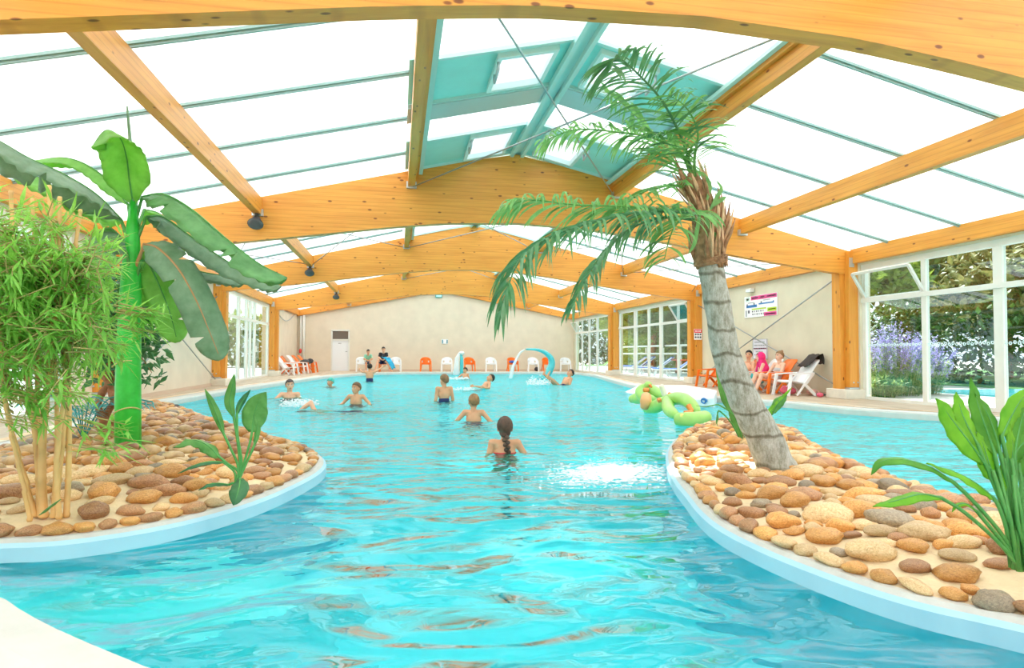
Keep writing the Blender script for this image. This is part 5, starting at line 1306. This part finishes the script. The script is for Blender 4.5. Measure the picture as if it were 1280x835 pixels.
person('bather leaning back in front of the curved fountain, feet kicking up', (p.x, p.y, topz-1.45), math.radians(-70), 1.0, J=dict(hip=[(-.09, 0, .92), (.09, 0, .92)], kn=[(-.12, -.40, 1.05), (.12, -.40, 1.02)], an=[(-.12, -.82, 1.12), (.14, -.80, 1.06)]), sk=SK2, hair=(.03, .02, .015), Bm=Matrix.Rotation(math.radians(-30), 4, 'X'), clothes=[('trunks', NAVY)])
# seated people
def sitJ(lean=.0, seat=.46, kx=.13, ky=-.45, ankle_y=-.50, **o):
    z = seat+.10; d = dict(pelvis=(0, .08, z), chest=(0, .08-lean+.05, z+.34), neck=(0, .09-lean*1.4, z+.52), head=(0, .07-lean*1.7, z+.68),
        sh=[(-.175, .10-lean*1.2, z+.46), (.175, .10-lean*1.2, z+.46)], el=[(-.24, -.02-lean, z+.22), (.24, -.02-lean, z+.22)], wr=[(-.10, -.22-lean, z+.16), (.10, -.22-lean, z+.16)],
        hip=[(-.09, .04, z-.02), (.09, .04, z-.02)], kn=[(-kx, ky, z-.0), (kx, ky, z-.0)], an=[(-kx, ankle_y, .08), (kx, ankle_y, .08)]); d.update(o); return d
SH_B = mat('black_shirt', (.025, .025, .03), .8); SH_Y = mat('yellow_teal_shirt', (.25, .62, .45), .8, var=.6, scale=3)
x_ = atY(461, 455, 32.1).x
person('boy in yellow and teal shirt bent forward on a far wall chair', (x_-.05, 32.2, 0), .1, .80, J=sitJ(lean=.22), sk=SK2, hair=(.02, .015, .012), hp=.35, hs=1.05, clothes=[('shirt', SH_Y), ('trunks', NAVY)])
x_ = atY(479, 455, 32.1).x
person('man in a black t-shirt seated against the far wall looking down at his hands', (x_, 32.2, 0), -.05, .94, J=sitJ(lean=.03, seat=.40, kx=.2, kn=[(-.24, -.38, .60), (.20, -.45, .56)], an=[(-.38, -.52, .08), (.48, -.66, .08)]), sk=SK1, hair=(.02, .016, .014), hp=.25, clothes=[('shirt', SH_B), ('trunks', NAVY)])
# towels as curved sheets
def sheet(name, lab, cat, P, Q, m, th=.015, rip=.02):
    """surface between two guide curves"""
    a, b_ = catmull(P, 16), catmull(Q, 16); mb = MB(); mb.smooth = True
    for i in range(17):
        for k in range(9): f = k/8; mb.v.append(a[i].lerp(b_[i], f)+Vector((0, 0, rip*math.sin(i*.9+k*1.3)))+Vector((rip*math.sin(k*2.2+i*.5), 0, 0)))
    for i in range(16):
        for k in range(8): mb.face([i*9+k, i*9+k+1, (i+1)*9+k+1, (i+1)*9+k])
    return tag(solid(mb.build(name, m), th), lab, cat)
T_BL = mat('towel_blue', (.03, .38, .62), .9, var=.25, scale=6)
sheet('towel', 'bright blue towel over the seated man\'s legs at the far wall', 'towel', [(x_-.12, 31.95, .72), (x_+.02, 31.75, .70), (x_+.26, 31.55, .45), (x_+.42, 31.5, .12)], [(x_+.22, 32.0, .72), (x_+.32, 31.75, .68), (x_+.52, 31.6, .42), (x_+.62, 31.52, .2)], T_BL)
R3 = -H90
person('bare chested man with dark hair seated under the rules sheet by the right wall', (8.80, 15.05, 0), R3+.45, .92, J=sitJ(lean=-.14, seat=.20, kn=[(-.15, -.44, .50), (.15, -.44, .50)], an=[(-.15, -.66, .06), (.12, -.70, .06)]), sk=SK1, hair=(.025, .018, .015), hy=.25, clothes=[('trunks', NAVY)], vox=.008)
person('woman with light brown bun seated in an orange chair by the right wall', (8.80, 13.7, 0), R3+.1, .90, J=sitJ(lean=-.08, seat=.20, kn=[(-.12, -.44, .50), (.12, -.44, .50)], an=[(-.12, -.62, .06), (.10, -.62, .06)]), sk=SK3, hair=(.28, .16, .07), style='bun', clothes=[('swimsuit', mat('grey_suit', (.45, .48, .50), .7))], vox=.008)
tt, (B_, j_, HV_, V_) = person('child sitting with a bright pink towel over head and shoulders', (8.74, 14.25, 0), R3-.2, .80, J=sitJ(lean=.0, seat=.28, kn=[(-.12, -.42, .58), (.12, -.42, .58)], an=[(-.12, -.55, .14), (.10, -.55, .14)]), sk=SK3, hair=(.2, .1, .05), hs=1.12, clothes=[('trunks', TEALC)], vox=.008)
def hood(t, V_, HV_, j, m):
    c = MB(); hd = Vector(j['head']); ch = Vector(j['chest'])
    c.ell(V_(hd+Vector((0, .03, .01))), (.105, .12, .135)); c.cap(V_(hd+Vector((0, .05, -.05))), .085, V_(ch+Vector((0, .06, .0))), .13)
    for k in (0, 1): c.cap(V_(hd+Vector(((-.06, .06)[k], .02, -.10))), .06, V_(Vector(j['sh'][k])+Vector((0, -.02, -.20))), .07)
    o = remesh(c, 'hooded_towel', m, t, .012, 5); hv = HV_((0, -.09, -.01)); bm = bmesh.new(); bm.from_mesh(o.data); dl = [v for v in bm.verts if (v.co-hv).length < .072]; bmesh.ops.delete(bm, geom=dl, context='VERTS'); bm.to_mesh(o.data); bm.free()
hood(tt, V_, HV_, j_, mat('pink_towel', (.86, .03, .22), .9, var=.15, scale=12))
T_PR = NT('printed_towel'); v_ = T_PR.coord('Object'); vo = T_PR.n('ShaderNodeTexVoronoi'); vo.inputs['Scale'].default_value = 7; T_PR.l(v_, vo.inputs['Vector'])
T_PR.l(T_PR.ramp(vo.outputs['Color'], [(.3, (.85, .88, .90)), (.52, (.80, .85, .88)), (.56, (.03, .40, .65)), (.8, (.05, .25, .55)), (.95, (.85, .60, .30))]), T_PR.b.inputs['Base Color'])
sheet('towel', 'white towel with blue print across the laps of the seated family', 'towel', [(8.36, 14.2, .66), (8.22, 14.15, .60), (8.10, 14.1, .42), (8.08, 14.1, .18)], [(8.42, 15.1, .66), (8.28, 15.1, .60), (8.16, 15.05, .46), (8.14, 15.0, .30)], T_PR.m)

# ================================================================ SPLASHES, GLARE PATCH
M_FOAM_AND_GLARE = mat('foam', (.95, .97, .98), .5, trans=.3)  # foam of the splashes, also the white of the sun glare patch
def splash(lab, u, v, ru, n, hz, seed, r0=.012):
    c = atZ(u, v, WZ); rr = random.Random(seed); mb = MB(); mb.smooth = True
    for k in range(n):
        a = rr.uniform(0, 6.28); d = ru*math.sqrt(rr.random()); r = r0*rr.uniform(.5, 1.8); z = abs(rr.gauss(0, hz)); mb.ell((c.x+d*math.cos(a), c.y+d*math.sin(a)*1.3, WZ+z), (r*1.6, r*1.6, r*(.5 if z < .02 else 1)), nu=7, nv=5)
    o = mb.build('water_splash', M_FOAM_AND_GLARE); tag(o, lab, 'splash', kind='stuff')
splash('white splash kicked up by the crawl swimmer', 374, 507, .36, 420, .05, 1, .008)
splash('spray around the feet of the bather by the curved fountain', 673, 481, .4, 300, .10, 2, .012)
splash('splash beside the dark haired child beyond the others', 570, 474, .5, 160, .04, 4, .012)
splash('foam ring around the leaning back child', 578, 487, .4, 160, .02, 6, .010)

c = atZ(765, 590, WZ); rr = random.Random(9); mb = MB(); mb.smooth = True  # sun glare on the water, put in as a patch of flat white beads
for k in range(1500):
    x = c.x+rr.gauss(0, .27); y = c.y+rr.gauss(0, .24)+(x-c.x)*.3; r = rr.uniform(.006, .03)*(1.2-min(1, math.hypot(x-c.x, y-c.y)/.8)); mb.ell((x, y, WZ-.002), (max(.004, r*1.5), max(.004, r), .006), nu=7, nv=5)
tag(mb.build('glare_patch', M_FOAM_AND_GLARE), 'sun glare shaped as white beads on water between the braided girl and the right island', 'foam', kind='stuff')  # filed under foam, but these beads stand in for sun glare

# ================================================================ OUTSIDE
gr = MB(); gr.box((12, 12, -.07), (160, 120, .1)); 
g_ = fill([[(-70, -50), (90, -50), (90, 90), (-70, 90)], [(XL-.2, -6), (XR+.3, -6), (XR+.3, 33.8), (XL-.2, 33.8)]], -.03, lambda x, y: not (XL-.2 < x < XR+.3 and -6 < y < 33.8)).build('ground', mat('patio', (.62, .60, .55), .8, var=.06, scale=.6)); struct(g_)
M_GRASS = mat('lawn', (.10, .24, .05), .95, var=.4, scale=3, bump=.6, bs=30)
struct(MB().box((27, 14, -.02), (20, 70, .04)).build('lawn', M_GRASS))
o = struct(MB().box((15.4, 8.5, -.02), (4, 12, .05)).build('outdoor_pool', mat('outdoor_water', (.05, .42, .48), .15)))
L_T1 = leaf_mat('tree_leaf', (.10, .20, .03), (.34, .46, .08), .3); L_T2 = leaf_mat('tree_leaf_dark', (.03, .10, .02), (.12, .24, .05), .25); L_T3 = leaf_mat('conifer_leaf', (.10, .16, .04), (.42, .38, .14), .25)
def tree(x, y, h, r, lm, lab, seed, name='tree', n=2600, lw=.11, squash=.75, trunkh=.35):
    t = thing(name, lab, 'tree', (x, y, -.03)); rr = random.Random(seed); mb = MB()
    mb.tube([(0, 0, 0), (.1, 0, h*trunkh), (.05, .1, h*.8)], [.035*h, .025*h, .01*h], 8)
    for k in range(7): a = k*.9+seed; mb.tube([(.05, 0, h*(trunkh+.05*k)), (r*.6*math.cos(a), r*.6*math.sin(a), h*(trunkh+.12+.06*k))], [.015*h, .004*h], 6)
    mb.build('trunk', M_BARK, t); lf = MB(); cl = [(Vector((rr.gauss(0, r*.45), rr.gauss(0, r*.45), h*(.62+rr.uniform(-.28, .30)*squash))), r*rr.uniform(.3, .5)) for _ in range(16)]
    for k in range(n):
        c, q = rr.choice(cl); d = Vector((rr.gauss(0, 1), rr.gauss(0, 1), rr.gauss(0, 1))).normalized(); p = c+d*q*rr.uniform(.75, 1.05); e = Vector((rr.gauss(0, 1), rr.gauss(0, 1), rr.gauss(0, .7))); lance(lf, p, e, lw*rr.uniform(1.5, 3), lw*.55, d)
    lf.build('foliage', lm, t)
for k, (x, y, h, r, lm, lab) in enumerate([(15.5, 21, 5.0, 1.9, L_T1, 'yellow-green tree outside the second window, in front of the fence'), (17.5, 26.5, 5.5, 2.2, L_T1, 'light green tree outside beyond the far right windows'), (14.0, 30, 5.0, 1.6, L_T2, 'dark green tree just outside the farthest right window'), (19, 33.5, 6.5, 2.6, L_T2, 'tall dark tree outside the far right corner'),
        (16, 38, 7, 3.0, L_T1, 'tall light tree behind the far end on the right'), (21, 16, 6.5, 3.0, L_T3, 'golden conifer outside the near window, left half'), (20, 11, 6.5, 3.0, L_T3, 'golden conifer outside the near window, centre'), (19.5, 6.2, 6.5, 2.8, L_T2, 'dark conifer outside the near window at the right edge'), (23, 20.5, 7, 3, L_T2, 'dark tree filling the gap behind the lavender'), (24, 26, 7, 3.2, L_T3, 'tall brownish conifer behind the loungers')]):
    tree(x, y, h, r, lm, lab, k+3, n=6500, lw=.19)
for k, (x, y, h, r, lm, lab) in enumerate([(-9, 24, 3.2, 1.4, L_T1, 'round green bush outside the left window near the glass'), (-13, 33, 5.0, 2.0, L_T2, 'dark tree outside the left window, farther back'), (-11, 14, 4.5, 2.0, L_T1, 'light green tree outside behind the bamboo'), (-12, 8.5, 4.0, 1.8, L_T2, 'dark tree outside at the far left behind the bamboo')]):
    tree(x, y, h, r, lm, lab, k+23, n=3500, lw=.15)
# hedge and fence
mb = MB(); rr = random.Random(6)
for k in range(9000):
    y = rr.uniform(19, 52); z = rr.uniform(0, 3.2)+.25*math.sin(y*1.3); x = 14.2+.12*(y-19)+rr.gauss(0, .3); lance(mb, Vector((x, y, z)), Vector((rr.gauss(-.4, 1), rr.gauss(0, 1), rr.gauss(.2, .8))), rr.uniform(.22, .4), .08)
tag(mb.build('hedge', L_T1), 'tall yellow-green hedge outside behind the blue loungers', 'hedge')
mb = MB(); rr = random.Random(5)
for k in range(14000):
    y = rr.uniform(3, 40); z = rr.uniform(0, 2.7)+.2*math.sin(y*1.3); x = 18.6+rr.gauss(0, .4); lance(mb, Vector((x, y, z)), Vector((rr.gauss(-.4, 1), rr.gauss(0, 1), rr.gauss(.2, .8))), rr.uniform(.22, .4), .08)
tag(mb.build('hedge', L_T2), 'long dark green hedge outside along the right garden', 'hedge')
mb = MB()
for k in range(7000):
    x = rr.uniform(9, 27); z = rr.uniform(0, 4.6); y = 54+rr.gauss(0, .5); lance(mb, Vector((x, y, z)), Vector((rr.gauss(0, 1), rr.gauss(-.4, 1), rr.gauss(.2, .8))), rr.uniform(.35, .6), .14)
tag(mb.build('hedge', L_T2), 'dark hedge closing the garden beyond the farthest right window', 'hedge')
mb = MB()
for k in range(6000):
    x = rr.uniform(-24, -7); z = rr.uniform(0, 3.4); y = 44+rr.gauss(0, .5); lance(mb, Vector((x, y, z)), Vector((rr.gauss(0, 1), rr.gauss(-.4, 1), rr.gauss(.2, .8))), rr.uniform(.35, .6), .14)
tag(mb.build('hedge', L_T1), 'green hedge far outside the left window', 'hedge')
t = thing('fence', 'low white rail fence outside the far right windows', 'fence', (13.2, 28, 0)); mb = MB()
for z in (.95, 1.35): mb.box((0, 0, z), (.05, 16, .09))
mb.build('rail', M_WHITE, t)
for k in range(9): MB().box((0, -8+2*k, .7), (.07, .07, 1.4)).build('post', M_WHITE, t)
M_VIO = leaf_mat('lavender_flower', (.34, .26, .62), (.62, .52, .86), .3); M_SAGE = leaf_mat('sage_leaf', (.22, .34, .10), (.46, .56, .22), .3)
def bushy(name, lab, x, y, h, r, fl, seed):
    t = thing(name, lab, 'shrub', (x, y, -.03)); rr = random.Random(seed); st = MB(); fo_ = MB(); fw_ = MB()
    for k in range(150):
        a = rr.uniform(0, 6.28); q = rr.uniform(.1, 1); top = Vector((r*q*math.cos(a), r*q*math.sin(a), h*rr.uniform(.6, 1)*(1-.25*q))); bs = Vector((top.x*.55, top.y*.55, 0)); st.tube([bs, bs.lerp(top, .5)+Vector((0, 0, h*.08)), top], [.008, .005, .003], 4, cap=False)
        for j in range(16): f = rr.uniform(.0, .75); p = bs.lerp(top, f)+Vector((rr.gauss(0, .05), rr.gauss(0, .05), .04)); lance(fo_, p, Vector((rr.gauss(0, 1), rr.gauss(0, 1), rr.gauss(.4, .5))), .13, .018)
        if fl:
            for j in range(34): f = rr.uniform(.55, 1.05); p = bs.lerp(top, f); lance(fw_, p, Vector((rr.gauss(0, 1), rr.gauss(0, 1), rr.gauss(.5, .6))), .06, .014)
    st.build('stems', M_STALK, t); fo_.build('foliage', M_SAGE, t)
    if fl: fw_.build('flowers', M_VIO, t)
a = atX(1118, 470, 11.6); bushy('lavender', 'violet flowering lavender bush outside the near window', a.x, a.y, 1.75, .95, True, 1)
a = atX(1150, 470, 12.6); bushy('lavender', 'second violet lavender partly behind the window mullion', a.x, a.y, 1.45, .8, True, 2)
a = atX(1102, 480, 10.8); bushy('garden_shrub', 'low green shrub in front of the lavender outside', a.x, a.y, .62, .5, False, 3)
# sun loungers outside
M_LB = mat('lounger_blue', (.05, .20, .62), .7); M_LG = mat('lounger_green', (.25, .70, .10), .7)
def lounger(m):
    t = empty('sun_lounger'); f = MB()
    for sx in (-1, 1): f.bar((sx*.30, -.95, .32), (sx*.30, .6, .32), .05, .05); f.bar((sx*.30, .1, .33), (sx*.28, .75, .80), .04, .04)
    for y in (-.95, 0, .6): f.bar((-.3, y, .32), (.3, y, .32), .05, .05)
    f.build('frame', M_PW, t)
    for sx in (-1, 1):
        for y in (-.8, .5): MB().bar((sx*.30, y, .32), (sx*.32, y+(.1 if y > 0 else -.1), 0), .05, .05).build('leg', M_PW, t)
    s = MB(); s.box((0, -.42, .36), (.54, 1.05, .03)); s.build('seat', m, t); s = MB(); s.bar((0, .10, .37), (0, .73, .83), .54, .03); s.build('backrest', m, t); return t
lb, lg = lounger(M_LB), lounger(M_LG)
for k, (u, x, lab) in enumerate([(788, 11.0, 'blue sun lounger outside behind the left pane of the second window'), (820, 11.2, 'blue sun lounger outside behind the open sliding pane'), (845, 11.3, 'blue sun lounger outside near the post, right of the others'), (800, 12.4, 'blue sun lounger in the back row outside')]):
    y = atX(u, 470, x).y; o = lb if k == 0 else copy_tree(lb); o.location = (x, y, -.03); o.rotation_euler.z = R.uniform(-.3, .3)-2.0; tag(o, lab, 'sun lounger', 'blue loungers outside')
y = atX(753, 465, 10.8).y; lg.location = (10.8, y, -.03); lg.rotation_euler.z = -1.8; tag(lg, 'green sun lounger outside the farthest right window', 'sun lounger')
t = thing('outdoor_table', 'round red topped garden table outside near the blue loungers', 'table', (12.2, atX(851, 460, 12.2).y, -.03)); MB().tube([(0, 0, .68), (0, 0, .72)], .42, 20).build('tabletop', mat('table_red', (.65, .12, .08), .5), t); MB().tube([(0, 0, 0), (0, 0, .68)], .04, 10).build('leg', M_PW, t)
